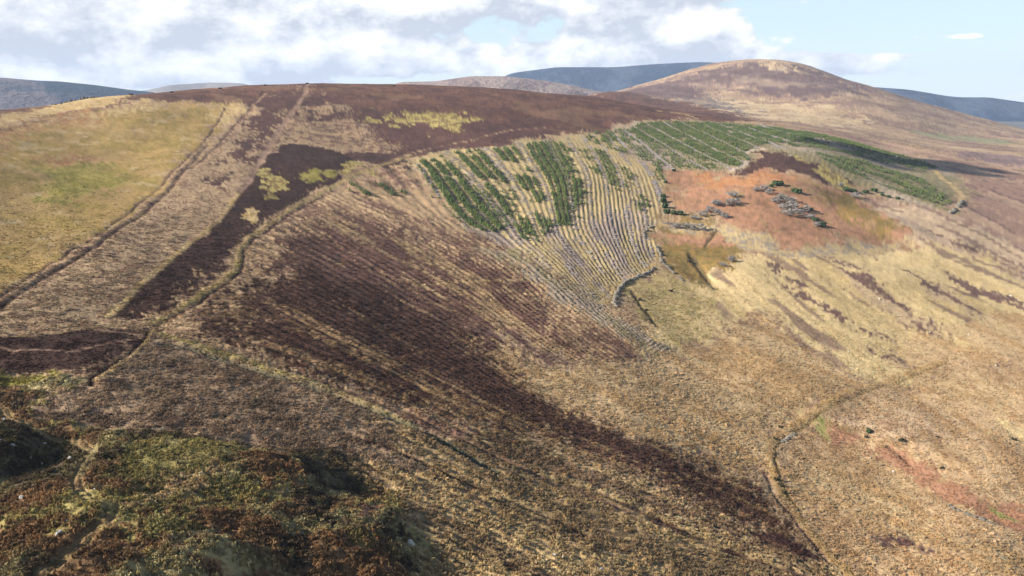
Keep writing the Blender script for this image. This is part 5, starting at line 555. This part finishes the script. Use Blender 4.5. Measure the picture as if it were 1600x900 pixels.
# ------------------------------------------------------------------ object helpers
def tag(o, label=None, cat=None, group=None, kind=None):
    for k_, v in (('label', label), ('category', cat), ('group', group), ('kind', kind)):
        if v: o[k_] = v
    return o
def mesh_obj(name, verts, faces, mat, parent=None, smooth=False, link=True):
    me = bpy.data.meshes.new(name); me.from_pydata([tuple(v) for v in verts], [], faces); me.update()
    if smooth: me.polygons.foreach_set('use_smooth', [True]*len(me.polygons))
    if mat: me.materials.append(mat)
    o = bpy.data.objects.new(name, me)
    if link: sc.collection.objects.link(o)
    if parent: o.parent = parent
    return o
def grid_mesh(name, V, nr, na, mat, col=None):
    me = bpy.data.meshes.new(name); nv = nr*na
    me.vertices.add(nv); me.vertices.foreach_set('co', V.astype(np.float32).ravel())
    i = (np.arange(nr-1)[:, None]*na+np.arange(na-1)[None]).ravel()
    q = np.stack([i, i+1, i+1+na, i+na], 1)[:, ::-1].astype(np.int32)
    me.loops.add(q.size); me.loops.foreach_set('vertex_index', q.ravel())
    me.polygons.add(len(q)); me.polygons.foreach_set('loop_start', np.arange(0, q.size, 4, dtype=np.int32))
    me.polygons.foreach_set('use_smooth', np.ones(len(q), bool))
    if col is not None:
        at = me.color_attributes.new('cover', 'FLOAT_COLOR', 'POINT')
        at.data.foreach_set('color', np.concatenate([col.reshape(-1, 3), np.ones((nv, 1))], 1).astype(np.float32).ravel())
    me.update(calc_edges=True); me.validate(); me.materials.append(mat)
    o = bpy.data.objects.new(name, me); sc.collection.objects.link(o); return o
def new_mat(name):
    m = bpy.data.materials.new(name); m.use_nodes = True; m.node_tree.nodes.clear()
    return m, nodes_of(m.node_tree)
def finish(m, k, color, rough=.95, bump=None):
    N, Lk = k[0], k[1]; b = N.new('ShaderNodeBsdfPrincipled'); k[2](b.inputs['Base Color'], color)
    b.inputs['Roughness'].default_value = rough; b.inputs['Specular IOR Level'].default_value = .12
    if bump is not None: Lk.new(bump, b.inputs['Normal'])
    o = N.new('ShaderNodeOutputMaterial'); Lk.new(b.outputs[0], o.inputs[0]); return m
def bumped(k, h, dist, strength=1):
    b = k[0].new('ShaderNodeBump'); b.inputs['Distance'].default_value = dist; b.inputs['Strength'].default_value = strength
    k[1].new(h, b.inputs['Height']); return b.outputs[0]
def ground_mat(name, s1, s2, dist, lo=.55, hi=1.5):
    m, k = new_mat(name); N, Lk, val, M, VM, noise, mixc, smooth = k
    at = N.new('ShaderNodeAttribute'); at.attribute_name = 'cover'
    g = N.new('ShaderNodeNewGeometry').outputs['Position']
    n1 = noise(g, s1, 3, .65); n2 = noise(g, s2, 4, .6)
    f = M('ADD', lo, M('MULTIPLY', M('ADD', M('MULTIPLY', n1, .6), M('MULTIPLY', n2, .4)), hi-lo+.0))
    c = VM('MULTIPLY', at.outputs['Color'], N.new('ShaderNodeCombineXYZ').outputs[0])
    cx = N[-1] if False else c.node.inputs[1].links[0].from_node
    for s in cx.inputs: Lk.new(f, s)
    return finish(m, k, c, .97, bumped(k, M('ADD', n1, n2), dist))
M_ground = ground_mat('moor_ground', 1.4, .35, .28, .66, 1.38)
M_far = ground_mat('far_moor', .03, .008, 14, .45, 1.6)
def plain(name, a, b, scale=3, rough=.95, dist=.05):
    m, k = new_mat(name); g = k[0].new('ShaderNodeTexCoord').outputs['Object']; oi = k[0].new('ShaderNodeObjectInfo').outputs['Random']
    n = k[5](g, scale, 5, .6); c = k[6](n, a+(1,), b+(1,))
    c2 = k[6](k[3]('MULTIPLY', oi, .35), c, tuple(v*1.5 for v in a)+(1,))
    return finish(m, k, c2, rough, bumped(k, n, dist))
M_rock = plain('weathered_pale_stone', (.50, .48, .45), (.26, .25, .24), 2.5, .9, .08)
M_wall = plain('lichen_grey_stone', (.19, .17, .14), (.095, .085, .07), 1.2, .95, .08)
M_green = plain('dark_green_foliage', (.018, .034, .014), (.050, .072, .028), 1.5)
M_grey = plain('bare_grey_twigs', (.155, .142, .135), (.27, .25, .24), 1.5)
M_darkb = plain('dark_heath_foliage', (.020, .020, .013), (.055, .045, .025), 1.5)
M_turf = plain('dark_turf', (.020, .013, .010), (.045, .028, .02), 1)
M_bark = plain('grey_brown_bark', (.12, .09, .07), (.2, .17, .15), 4)
M_brash = plain('bleached_brash', (.36, .32, .32), (.20, .17, .165), .8)
def tuft_mat():
    m, k = new_mat('tussock_foliage'); N, Lk = k[0], k[1]
    at = N.new('ShaderNodeAttribute'); at.attribute_type = 'INSTANCER'; at.attribute_name = 'tint'
    return finish(m, k, at.outputs['Color'], .95)
M_tuft = tuft_mat()
def conifer_mat():
    m, k = new_mat('young_conifer_needles'); N = k[0]
    g = N.new('ShaderNodeNewGeometry').outputs['Position']; n = k[5](g, .09, 3, .6); n2 = k[5](g, 1.5, 2, .6)
    c = k[6](k[7](n, .35, .65), (.052, .084, .030, 1), (.135, .162, .05, 1)); c = k[6](k[7](n2, .4, .7), c, (.085, .115, .040, 1))
    return finish(m, k, c, .9)
M_con = conifer_mat()
# ------------------------------------------------------------------ the ground
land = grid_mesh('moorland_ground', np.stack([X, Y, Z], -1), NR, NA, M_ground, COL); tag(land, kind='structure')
# ------------------------------------------------------------------ hills far behind
LOW = [Z.min(), -40.0]
FC = {'fhfar': ((.17, .115, .10), (.25, .185, .155)), 'fhblue': ((.010, .024, .055), (.036, .052, .085)), 'fhblue2': ((.035, .045, .075), (.12, .10, .11)), 'fhpale': ((.16, .14, .13), (.24, .2, .17))}  # dark blue ridges: distance haze and cloud shade put into the base colour
for lab, c, Rh, dep, drop, P in FARHILLS:
    P = np.array(P); na, nr = 260, 70
    a = np.linspace(P[0, 0], P[-1, 0], na); zs = np.interp(a, P[:, 0], P[:, 1]); zs = np.convolve(np.pad(zs, 4, 'edge'), np.ones(9)/9, 'valid')
    t = np.linspace(-1.9, 1.2, nr)[:, None]; r = Rh+t*dep
    x = r*np.sin(a)[None]; y = r*np.cos(a)[None]
    fall = np.where(t < 0, 1-np.exp(-(t/.95)**2), 1-np.exp(-(t/.8)**2))
    z = zs[None]-fall*(drop+60)+(fbm(x/420, y/420, 11, 5)-.5)*drop*.22*np.clip(np.abs(t)*1.6, 0, 1)
    edge = np.clip(np.minimum(np.arange(na), np.arange(na)[::-1])/14., 0, 1)[None]; z = z-(1-edge)**2*120
    n = sstep(fbm(x/170, y/330, 13, 6, .65), .44, .56)[..., None]; cc = np.array(FC[c][0])*(1-n)+np.array(FC[c][1])*n
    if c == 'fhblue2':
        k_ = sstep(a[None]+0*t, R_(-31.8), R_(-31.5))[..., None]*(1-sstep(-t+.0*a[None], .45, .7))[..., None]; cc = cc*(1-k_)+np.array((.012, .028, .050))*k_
    LOW.append(z.min())
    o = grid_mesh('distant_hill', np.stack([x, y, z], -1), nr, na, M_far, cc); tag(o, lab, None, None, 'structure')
valley = grid_mesh('valley_floor', np.array([[(-8900., 1500., -40.), (8900., 1500., -40.)], [(-8900., 9100., -40.), (8900., 9100., -40.)]]), 2, 2, M_far, np.full((2, 2, 3), .11)); tag(valley, kind='structure')
# ------------------------------------------------------------------ scatter machinery
proto = bpy.data.collections.new('prototypes')
def ico(jit, seed, flat=1.0, sub=1, lift=0.):
    import bmesh
    bm = bmesh.new(); bmesh.ops.create_icosphere(bm, subdivisions=sub, radius=1); r = random.Random(seed)
    for v in bm.verts:
        k_ = 1+r.uniform(-jit, jit); v.co *= k_; v.co.z = v.co.z*flat+lift
    V = [tuple(v.co) for v in bm.verts]; Fc = [tuple(v.index for v in f.verts) for f in bm.faces]; bm.free(); return V, Fc
def tussock(seed):
    r = random.Random(seed); V = []; Fc = []
    for i in range(30):                                        # a sheaf of arching blades
        a = r.uniform(0, 6.283); l = r.uniform(.45, 1.25); h = r.uniform(.55, 1.3); w_ = r.uniform(.07, .14); q = r.uniform(0, .45); b2 = r.uniform(0, 6.283)
        ox, oy = q*math.cos(b2), q*math.sin(b2); b = len(V); ca, sa = math.cos(a), math.sin(a)
        V += [(ox-sa*w_, oy+ca*w_, -.1), (ox+sa*w_, oy-ca*w_, -.1), (ox+ca*l*.5-sa*w_*.8, oy+sa*l*.5+ca*w_*.8, h*.85), (ox+ca*l*.5+sa*w_*.8, oy+sa*l*.5-ca*w_*.8, h*.85), (ox+ca*l, oy+sa*l, h*r.uniform(.35, .9))]
        Fc += [(b, b+1, b+3, b+2), (b+2, b+3, b+4)]
    return V, Fc
def sprigs(seed):
    r = random.Random(seed); V = []; Fc = []
    for i in range(46):                                        # a cushion of small leafy sprigs
        a = r.uniform(0, 6.283); e = math.asin(r.uniform(.02, 1)); q = r.uniform(.75, 1.12); k_ = r.uniform(.14, .26)
        c = Vector((math.cos(a)*math.cos(e)*q, math.sin(a)*math.cos(e)*q, math.sin(e)*q)); n = (c+Vector((r.gauss(0, .5), r.gauss(0, .5), r.gauss(.3, .4)))).normalized()
        t = n.orthogonal().normalized(); u = n.cross(t); b = len(V)
        V += [tuple(c+t*k_), tuple(c-t*k_*.5+u*k_), tuple(c-t*k_*.5-u*k_)]; Fc.append((b, b+1, b+2))
    return V, Fc
def scatter(name, pts, scl, rot, tint, protos, mats, label, cat):
    col = bpy.data.collections.new(name+'_sources')
    for i, (V, Fc) in enumerate(protos):
        o = mesh_obj(name+'_source', V, Fc, mats, link=False); col.objects.link(o)
    me = bpy.data.meshes.new(name); me.vertices.add(len(pts)); me.vertices.foreach_set('co', pts.astype(np.float32).ravel())
    def att(n, t, d, f): a = me.attributes.new(n, t, 'POINT'); a.data.foreach_set(f, d.astype(np.float32).ravel())
    att('size', 'FLOAT_VECTOR', scl, 'vector'); att('turn', 'FLOAT_VECTOR', rot, 'vector')
    att('tint', 'FLOAT_COLOR', np.concatenate([tint, np.ones((len(tint), 1))], 1), 'color')
    o = bpy.data.objects.new(name, me); sc.collection.objects.link(o)
    ng = bpy.data.node_groups.new(name, 'GeometryNodeTree'); ng.interface.new_socket('Geometry', in_out='INPUT', socket_type='NodeSocketGeometry'); ng.interface.new_socket('Geometry', in_out='OUTPUT', socket_type='NodeSocketGeometry')
    N, L = ng.nodes, ng.links; gi = N.new('NodeGroupInput'); go = N.new('NodeGroupOutput'); ip = N.new('GeometryNodeInstanceOnPoints'); ci = N.new('GeometryNodeCollectionInfo')
    ci.inputs[0].default_value = col; ci.inputs[1].default_value = True; ci.inputs[2].default_value = True
    def na_(n, t): k_ = N.new('GeometryNodeInputNamedAttribute'); k_.data_type = t; k_.inputs[0].default_value = n; return k_.outputs[0]
    rv = N.new('FunctionNodeRandomValue'); rv.data_type = 'INT'
    [s for s in rv.inputs if s.name == 'Min' and s.type == 'INT'][0].default_value = 0; [s for s in rv.inputs if s.name == 'Max' and s.type == 'INT'][0].default_value = len(protos)-1
    L.new(gi.outputs[0], ip.inputs['Points']); L.new(ci.outputs[0], ip.inputs['Instance']); ip.inputs['Pick Instance'].default_value = True
    L.new([s for s in rv.outputs if s.type == 'INT'][0], ip.inputs['Instance Index'])
    L.new(na_('turn', 'FLOAT_VECTOR'), ip.inputs['Rotation']); L.new(na_('size', 'FLOAT_VECTOR'), ip.inputs['Scale']); L.new(ip.outputs[0], go.inputs[0])
    md = o.modifiers.new('scatter', 'NODES'); md.node_group = ng
    return tag(o, label, cat, None, 'stuff')
# tussocks and heather sprigs over the nearer ground
def tussock_points(n):
    u = np.linspace(70, 520, 3000); pdf = u*np.minimum(1, (150/u)**1.7); c = np.cumsum(pdf); c /= c[-1]
    r = np.interp(rng.random(n), c, u); a = rng.uniform(R_(-43.5), R_(43.5), n); return r*np.sin(a), r*np.cos(a), r
tx, ty, tr = tussock_points(520000)
cv = samp(COV, tx, ty); rk = samp(ROWK, tx, ty); rc = samp(ROWC, tx, ty); keep = rng.random(len(tx)) < cv*.75*(.15+1.5*sstep(fbm(tx/2.6, ty/2.6, 15, 3), .32, .66))*(1-sstep(tr, 240, 500))*np.clip(1+rk*rc*.9, 0, 1.6); tx, ty, tr = tx[keep], ty[keep], tr[keep]
tz = samp(Z, tx, ty); th = samp(TUF, tx, ty); tc = samp(COL, tx, ty)
grow = np.clip(tr/150, .9, 1.5)**.6
wd = rng.lognormal(-.08, .42, len(tx))*.27*grow*(.6+th*1.1); hh = rng.lognormal(0, .3, len(tx))*th*np.interp(tr, [100, 200], [.95, .5])
lum = np.exp(.08+rng.normal(0, 1, (len(tx), 1))*np.interp(tr, [90, 260], [.22, .09])[:, None]); warm = rng.normal(0, .07, (len(tx), 1))
tint = np.clip(tc*lum*np.concatenate([1+warm, np.ones_like(warm), 1-warm], 1), .008, .62)
rot = np.stack([rng.normal(0, .12, len(tx)), rng.normal(0, .12, len(tx)), rng.uniform(0, 6.28, len(tx))], 1)
scatter('moor_tussocks', np.stack([tx, ty, tz-.04], 1), np.stack([wd, wd, hh+.08], 1), rot, tint, [tussock(1), tussock(2), tussock(3), sprigs(4), sprigs(5)], M_tuft, 'tussocks of grass and heather covering the nearer slopes', 'tussocks')
# ------------------------------------------------------------------ young conifers in the ploughed rows
rowW = Spline(ROWS_WEST, 3e-3); rowE = Spline(ROWS_EAST, 3e-3)
def in_poly(P, x, y): return poly_sd(P, x, y)
cxs, cys = [], []
for den, P in GREEN:
    Pn = np.array(P); lo, hi = Pn.min(0), Pn.max(0); n = int(min((hi-lo).prod()*1.6, 160000))
    x = rng.uniform(lo[0], hi[0], n); y = rng.uniform(lo[1], hi[1], n)
    wq = (fbm(x/7, y/7, 23, 4, .65)-.5)*16
    s = in_poly(P, x+wq, y+wq); ok = s < 0; x, y = x[ok], y[ok]
    east = np.arctan2(x, y) > R_(20.5)
    p = np.where(east, rowE(x, y), rowW(x, y)); fr = np.abs(p-np.round(p))
    stp = np.where((np.arctan2(x, y) > R_(8)), 7., 4.); lane = np.abs(p/stp-np.round(p/stp))*stp
    gap = fbm(np.round(p)*.37, (x*.5-y*.8)/22, 25, 3)
    ok = (fr < np.where(stp < 5, .29, .24)) & ((stp < 5) | (rng.random(len(x)) < .62)) & (lane > np.where(stp > 5, .75, np.where(den > .9, .2, .36))) & (rng.random(len(x)) < np.minimum(den*1.15, 1)*sstep(gap+.35*(fbm(x/5, y/5, 28, 2)-.5), .34-.10*(den > .8), .50-.10*(den > .8))) ; cxs.append(x[ok]); cys.append(y[ok])
cx = np.concatenate(cxs); cyy = np.concatenate(cys)
cell = {}                                                         # keep one tree per planting spot
for i in np.argsort(rng.random(len(cx))):
    cell.setdefault((int(cx[i]//1.2), int(cyy[i]//1.2)), i)
ix = np.array(sorted(cell.values())); cx, cyy = cx[ix], cyy[ix]
cz = samp(Z, cx, cyy); ch = rng.uniform(.9, 2.5, len(cx))*(.85+.3*fbm(cx/14, cyy/14, 27, 2))
def conifer(seed, rings=6):
    r = random.Random(seed); V = [(0, 0, 1.0)]; Fc = []
    for i in range(rings):
        z0 = .90-.84*i/rings; rad = .09+.40*((i+1)/rings)**.85; n = 7
        t = len(V); V.append((0, 0, z0+.12)); o = r.uniform(0, 6)
        for j in range(n):
            a = o+j*6.283/n; q = rad*r.uniform(.75, 1.25); V.append((q*math.cos(a), q*math.sin(a), z0-.07*r.uniform(.3, 1.6)))
            b = a+3.1416/n; V.append((q*.42*math.cos(b), q*.42*math.sin(b), z0+.03))
        for j in range(n):
            p0, p1, p2 = t+1+2*j, t+2+2*j, t+1+(2*j+2) % (2*n); Fc += [(t, p0, p1), (t, p1, p2)]
    return V, Fc
CON = [conifer(s) for s in (1, 2, 3)]
def trunk_mesh():
    V = []; Fc = []
    for z, r in ((-.12, .035), (.45, .022), (.93, .004)):
        V += [(r*math.cos(a*1.2566), r*math.sin(a*1.2566), z) for a in range(5)]
    for l in range(2):
        for j in range(5): Fc.append((l*5+j, l*5+(j+1) % 5, l*5+5+(j+1) % 5, l*5+5+j))
    return V, Fc
dist = np.hypot(cx, cyy); order = np.argsort(dist/ch)
# the trees that show largest stand as trees of their own, the rest as one mass
near = order[:300]; rest = order[300:]
crown_src = [mesh_obj('crown', V, Fc, M_con, link=False) for V, Fc in CON]; trunk_src = mesh_obj('trunk', *trunk_mesh(), M_bark, link=False)
GRP = 'young conifers planted in rows'
for n_, i in enumerate(near):
    e = bpy.data.objects.new('conifer_tree', None); sc.collection.objects.link(e); e.empty_display_size = .3
    e.location = (cx[i], cyy[i], cz[i]); e.rotation_euler = (0, 0, random.uniform(0, 6.28)); e.scale = (ch[i]*1.1, ch[i]*1.1, ch[i])
    az_ = math.degrees(math.atan2(cx[i], cyy[i]))
    tag(e, 'young conifer in the sparse green patch left of the planted block' if az_ < -8.6 else 'young green conifer standing in the rows of the left planted block' if az_ < 6.2 else 'young green conifer in the thin middle rows above the curving wall' if az_ < 9.5 else 'young green conifer in the broad right planted block', 'conifer', GRP)
    c = crown_src[n_ % 3].copy(); sc.collection.objects.link(c); c.parent = e
    t = trunk_src.copy(); sc.collection.objects.link(t); t.parent = e
if len(rest):
    n = len(rest); sz = ch[rest][:, None]*np.array([[1.1, 1.1, 1]])
    scatter('conifer_rows', np.stack([cx[rest], cyy[rest], cz[rest]], 1), sz, np.stack([np.zeros(n), np.zeros(n), rng.uniform(0, 6.28, n)], 1), np.full((n, 3), .05), CON, M_con, 'mass of young conifers filling the farther planted rows', 'conifers')
# ------------------------------------------------------------------ bleached brash heaped in windrows between the rows
def clump(seed):
    r = random.Random(seed); V, Fc = ico(.35, seed, .5, 1)
    V = [(x, y, max(z, -.2)) for x, y, z in V]; return V, Fc
def merge(parts):
    V = []; Fc = []
    for (v, f), (px, py, pz), (sx, sy, sz), rz in parts:
        b = len(V); c, s = math.cos(rz), math.sin(rz)
        V += [(px+(x*c-y*s)*sx, py+(x*s+y*c)*sy, pz+z*sz) for x, y, z in v]; Fc += [tuple(i+b for i in q) for q in f]
    return V, Fc
def twigs(seed, n=16, up=.5):
    r = random.Random(seed); V = []; Fc = []
    for i in range(n):
        a = r.uniform(0, 6.283); e = r.uniform(-.1, up); l = r.uniform(.6, 1.3); ox, oy, oz = r.uniform(-.6, .6), r.uniform(-.6, .6), r.uniform(0, .35); w_ = .09
        d = (math.cos(a)*math.cos(e)*l, math.sin(a)*math.cos(e)*l, math.sin(e)*l); b = len(V)
        V += [(ox-d[1]*w_, oy+d[0]*w_, oz), (ox+d[1]*w_, oy-d[0]*w_, oz), (ox, oy, oz+.16), (ox+d[0], oy+d[1], oz+d[2])]
        Fc += [(b, b+1, b+3), (b+1, b+2, b+3), (b+2, b, b+3)]
    return V, Fc
TW = [twigs(s) for s in range(4)]
zone = [P for nme, s, w_, P in PATCHES if nme in ('rowpale', 'rowlilac')]
def rows_in(zn, fn, step, az0, az1, half):
    Pn = np.array(zn); lo, hi = Pn.min(0), Pn.max(0); n = int((hi-lo).prod()*1.2); n = min(n, 160000)
    x = rng.uniform(lo[0], hi[0], n); y = rng.uniform(lo[1], hi[1], n); a = np.arctan2(x, y)
    ok = (a > R_(az0)) & (a < R_(az1)); x, y = x[ok], y[ok]; s = poly_sd(zn, x, y); ok = s < -1; x, y = x[ok], y[ok]
    p = fn(x, y)+(fbm(x/9, y/9, 29, 2)-.5)*.5; k_ = np.round(p/step); fr = np.abs(p-k_*step); ok = fr < half
    return x[ok], y[ok], k_[ok].astype(int)
nw = 0
ORD = 'first second third fourth fifth sixth seventh eighth ninth tenth eleventh twelfth thirteenth fourteenth fifteenth sixteenth seventeenth eighteenth nineteenth twentieth'.split()
for zi, (fn, a0, a1, maxn) in enumerate(((rowW, -12, 22, 380), (rowW, -12, 20.5, 300))):
    if zi >= len(zone): break
    x, y, k_ = rows_in(zone[zi], fn, (4, 7, 4)[zi], a0, a1, (.5, .6, .45)[zi])
    seq = 0
    for kk in np.unique(k_):
        sel = np.nonzero(k_ == kk)[0]
        if len(sel) < 25: continue
        sel = rng.permutation(sel)[:maxn]; g = samp(Z, x[sel], y[sel]); keep = fbm(x[sel]/10, y[sel]/10, 33, 2) > .36
        parts = [(TW[random.randrange(4)], (x[i], y[i], g[q]), (random.uniform(.7, 1.25),)*2+(random.uniform(.5, .9),), random.uniform(0, 6.28)) for q, i in enumerate(sel) if keep[q]]
        if len(parts) < 15: continue
        o = mesh_obj('brash_windrow', *merge(parts), M_brash); tag(o, 'grey brash strip between conifer rows, %s from the left in the %s block' % (ORD[seq], ('left planted', 'right planted')[zi]), 'windrow', 'brash windrows in the planted blocks'); nw += 1; seq += 1
# ------------------------------------------------------------------ stone walls
STN = [ico(.22, s, .8, 1) for s in range(5)]
for P, h, wdt, lab in WALLS:
    P = np.array(P); seg = np.hypot(*np.diff(P, axis=0).T); L_ = seg.sum(); cum = np.concatenate([[0], np.cumsum(seg)])
    r = Vector((P[0][0], P[0][1], 0)).length; sz = .42*max(1, r/330)
    parts = []; n = int(L_*wdt*h*2.4/sz)
    for q in range(min(n, 900)):
        s = random.uniform(0, L_); x = np.interp(s, cum, P[:, 0]); y = np.interp(s, cum, P[:, 1]); i = min(np.searchsorted(cum, s), len(P)-1)
        if math.sin(s*.23+math.sin(s*.09)*3) > .97: continue
        d = P[i]-P[i-1]; d = d/np.hypot(*d); t = abs(random.gauss(0, .45)); o = min(t, 1)*wdt*.45*random.choice((-1, 1))
        hx, hy = x-d[1]*o, y+d[0]*o; top = h*1.0*(1-min(t, 1))*random.uniform(.15, 1.0)*(.25+.85*math.sin(s*.31+math.sin(s*.11)*2)**2)
        k_ = sz*random.lognormvariate(0, .35); parts.append((random.choice(STN), (hx, hy, ground(hx, hy)+top-.05), (k_, k_*random.uniform(.7, 1.1), k_*.8), random.uniform(0, 6.28)))
    o = mesh_obj('stone_wall', *merge(parts), M_wall); tag(o, lab, 'wall', None)
# ------------------------------------------------------------------ shrubs: a short stem and a broken crown of leaf or twig clumps
def bush(seed, kind):
    r = random.Random(seed); parts = []
    n = 26 if kind == 'grey' else 34
    for i in range(n):
        a = r.uniform(0, 6.283); q = math.sqrt(r.random())*.42; z = r.uniform(.12, .62)*(1-q*.9)
        k_ = r.uniform(.10, .19)
        src = twigs(seed*50+i, 14, 1.1) if kind == 'grey' else ico(.42, seed*50+i, .8, 1)
        parts.append((src, (q*math.cos(a), q*math.sin(a), z), (k_*1.15,)*3 if kind != 'grey' else (k_*1.3,)*3, r.uniform(0, 6.28)))
    return merge(parts)
def stem(seed):
    r = random.Random(seed); V = []; Fc = []
    for b in range(3):
        a = r.uniform(0, 6.283); l = r.uniform(.2, .35); o = len(V)
        for f, w_ in ((0, .035), (.5, .025), (1, .01)):
            cx_, cy_, z_ = math.cos(a)*l*f, math.sin(a)*l*f, -.12+f*.5
            V += [(cx_+w_*math.cos(j*2.094), cy_+w_*math.sin(j*2.094), z_) for j in range(3)]
        for s in range(2):
            for j in range(3): Fc.append((o+s*3+j, o+s*3+(j+1) % 3, o+s*3+3+(j+1) % 3, o+s*3+3+j))
    return V, Fc
KIND = {'green': (M_green, 'green_shrub', 1.05, 'green shrubs on the slope'), 'grey': (M_grey, 'grey_shrub', 1.0, 'bare grey shrubs on the knoll'), 'dark': (M_darkb, 'dark_shrub', .9, 'dark heath shrubs in the grass')}
cache = {}
for i, (x, y, w_, kind, lab) in enumerate(SHRUBS):
    m, nme, hr, grp = KIND[kind]; v = i % 4
    if (kind, v) not in cache: cache[kind, v] = (mesh_obj('crown', *bush(v+{'green': 10, 'grey': 20, 'dark': 30}[kind], kind), m, link=False), mesh_obj('stem', *stem(v), M_bark, link=False))
    e = bpy.data.objects.new(nme, None); sc.collection.objects.link(e); e.empty_display_size = .3; e.location = (x, y, ground(x, y)-.1); e.rotation_euler = (0, 0, random.uniform(0, 6.28)); w_ *= {'dark': .65, 'green': .85, 'grey': 1.4}[kind]; e.scale = (w_*random.uniform(.85, 1.2), w_*random.uniform(.85, 1.2), w_*hr*random.uniform(.8, 1.2))
    tag(e, lab, 'shrub', grp)
    for src in cache[kind, v]: c = src.copy(); sc.collection.objects.link(c); c.parent = e
# ------------------------------------------------------------------ boulders, skyline rocks, shooting butts
def rock(seed):
    import bmesh
    r = random.Random(seed); bm = bmesh.new(); bmesh.ops.create_icosphere(bm, subdivisions=2, radius=.5)
    pl = [(Vector((r.gauss(0, 1), r.gauss(0, 1), r.gauss(0, .8))).normalized(), r.uniform(.20, .38)) for _ in range(11)]
    for v in bm.verts:
        for n, d in pl:
            q = v.co.dot(n)
            if q > d: v.co -= n*(q-d)
        v.co *= 1+r.uniform(-.05, .05)
    V = [tuple(v.co) for v in bm.verts]; Fc = [tuple(v.index for v in f.verts) for f in bm.faces]; bm.free(); return V, Fc
RK = [mesh_obj('boulder', *rock(s), M_rock, link=False) for s in range(6)]; RO = [mesh_obj('outcrop_rock', *rock(s+10), M_wall, link=False) for s in range(5)]
def put_rock(src, name, x, y, s, lab, cat, grp, tall=.75):
    o = src.copy(); o.name = name; sc.collection.objects.link(o); o.location = (x, y, ground(x, y)+s*tall*.22); o.rotation_euler = (random.uniform(-.3, .3), random.uniform(-.3, .3), random.uniform(0, 6.28))
    o.scale = (s*1.25, s*.95, s*tall); tag(o, lab, cat, grp)
for i, (x, y, s, lab) in enumerate(BOULDERS): put_rock(RK[i % 6], 'boulder', x, y, s, lab, 'boulder', 'loose boulders on the moor')
for i, (x, y, s, lab) in enumerate(OUTCROP): put_rock(RO[i % 5], 'outcrop_rock', x, y, s*1.05, lab, 'rock', 'rocks of the skyline outcrop', 1.0)
def butt_mesh():
    V = []; Fc = []; n = 14; r = random.Random(4)
    for i in range(n+1):
        a = -2.3+4.6*i/n; ca, sa = math.cos(a), math.sin(a); h = 1.35*r.uniform(.9, 1.1)
        V += [(2.1*ca, 2.1*sa, -.3), (1.8*ca, 1.8*sa, h), (1.3*ca, 1.3*sa, h*.97), (1.1*ca, 1.1*sa, -.3)]
        if i:
            b = (i-1)*4; Fc += [(b+j, b+4+j, b+5+j, b+1+j) for j in range(3)]
    Fc += [(0, 1, 2, 3), (n*4+3, n*4+2, n*4+1, n*4)]
    return V, Fc
bsrc = mesh_obj('shooting_butt', *butt_mesh(), M_turf, link=False)
for x, y, lab in BUTTS:
    o = bsrc.copy(); o.name = 'shooting_butt'; sc.collection.objects.link(o); o.location = (x, y, ground(x, y)); o.rotation_euler = (0, 0, random.uniform(0, 6.28)); tag(o, lab, 'shooting butt', 'shooting butts along the skyline')
# ------------------------------------------------------------------ an unseen cloud added towards the sun to shade the far planted slope
def cloud(label, target, length, width, yaw, height):
    t = (target[2]+height)
    k_ = height/sd[2]; c = (target[0]+sd[0]*k_, target[1]+sd[1]*k_, t); parts = []; r = random.Random(5)
    for i in range(40):
        u = r.gauss(0, .36); v = r.gauss(0, .36); q = r.uniform(.3, .55)*width*(1-.5*abs(u))
        parts.append((ico(.18, 300+i, .55, 2), (c[0]+u*length*math.cos(yaw)-v*width*math.sin(yaw), c[1]+u*length*math.sin(yaw)+v*width*math.cos(yaw), c[2]+r.uniform(0, 12)), (q, q, q*.5), r.uniform(0, 6)))
    o = mesh_obj('cloud', *merge(parts), M_cloud, smooth=True); return tag(o, label, 'cloud')
M_cloud, ck = new_mat('cloud_vapour')
cb = ck[0].new('ShaderNodeBsdfDiffuse'); cb.inputs[0].default_value = (.85, .85, .86, 1); ct = ck[0].new('ShaderNodeBsdfTranslucent'); ct.inputs[0].default_value = (.8, .8, .82, 1)
cm = ck[0].new('ShaderNodeMixShader'); cm.inputs[0].default_value = .5; ck[1].new(cb.outputs[0], cm.inputs[1]); ck[1].new(ct.outputs[0], cm.inputs[2]); cmo = ck[0].new('ShaderNodeOutputMaterial'); ck[1].new(cm.outputs[0], cmo.inputs[0])
cloud('small unseen cloud added high on the left to shade the planted slope', (CLOUD[0], CLOUD[1], ground(*CLOUD[:2])), CLOUD[2], CLOUD[3], CLOUD[4], 560)
# ------------------------------------------------------------------ the air
HZ = 5.8e-5
hv = [(x, y, z) for z in (float(min(LOW))-1.0, 402) for x, y in ((-9000, -400), (9000, -400), (9000, 9200), (-9000, 9200))]
hz = mesh_obj('haze', hv, [(0, 3, 2, 1), (4, 5, 6, 7), (0, 1, 5, 4), (1, 2, 6, 5), (2, 3, 7, 6), (3, 0, 4, 7)], None); tag(hz, 'thin bluish haze filling the air between the near and far hills', 'haze', None, 'stuff')
hm = bpy.data.materials.new('haze_air'); hm.use_nodes = True; hm.node_tree.nodes.clear()
pv = hm.node_tree.nodes.new('ShaderNodeVolumePrincipled'); pv.inputs['Color'].default_value = (.56, .71, 1, 1); pv.inputs['Density'].default_value = HZ; pv.inputs['Anisotropy'].default_value = .0
ho = hm.node_tree.nodes.new('ShaderNodeOutputMaterial'); hm.node_tree.links.new(pv.outputs[0], ho.inputs['Volume']); hz.data.materials.append(hm)
print('conifers', len(cx), 'windrows', nw, 'tussocks', len(tx))
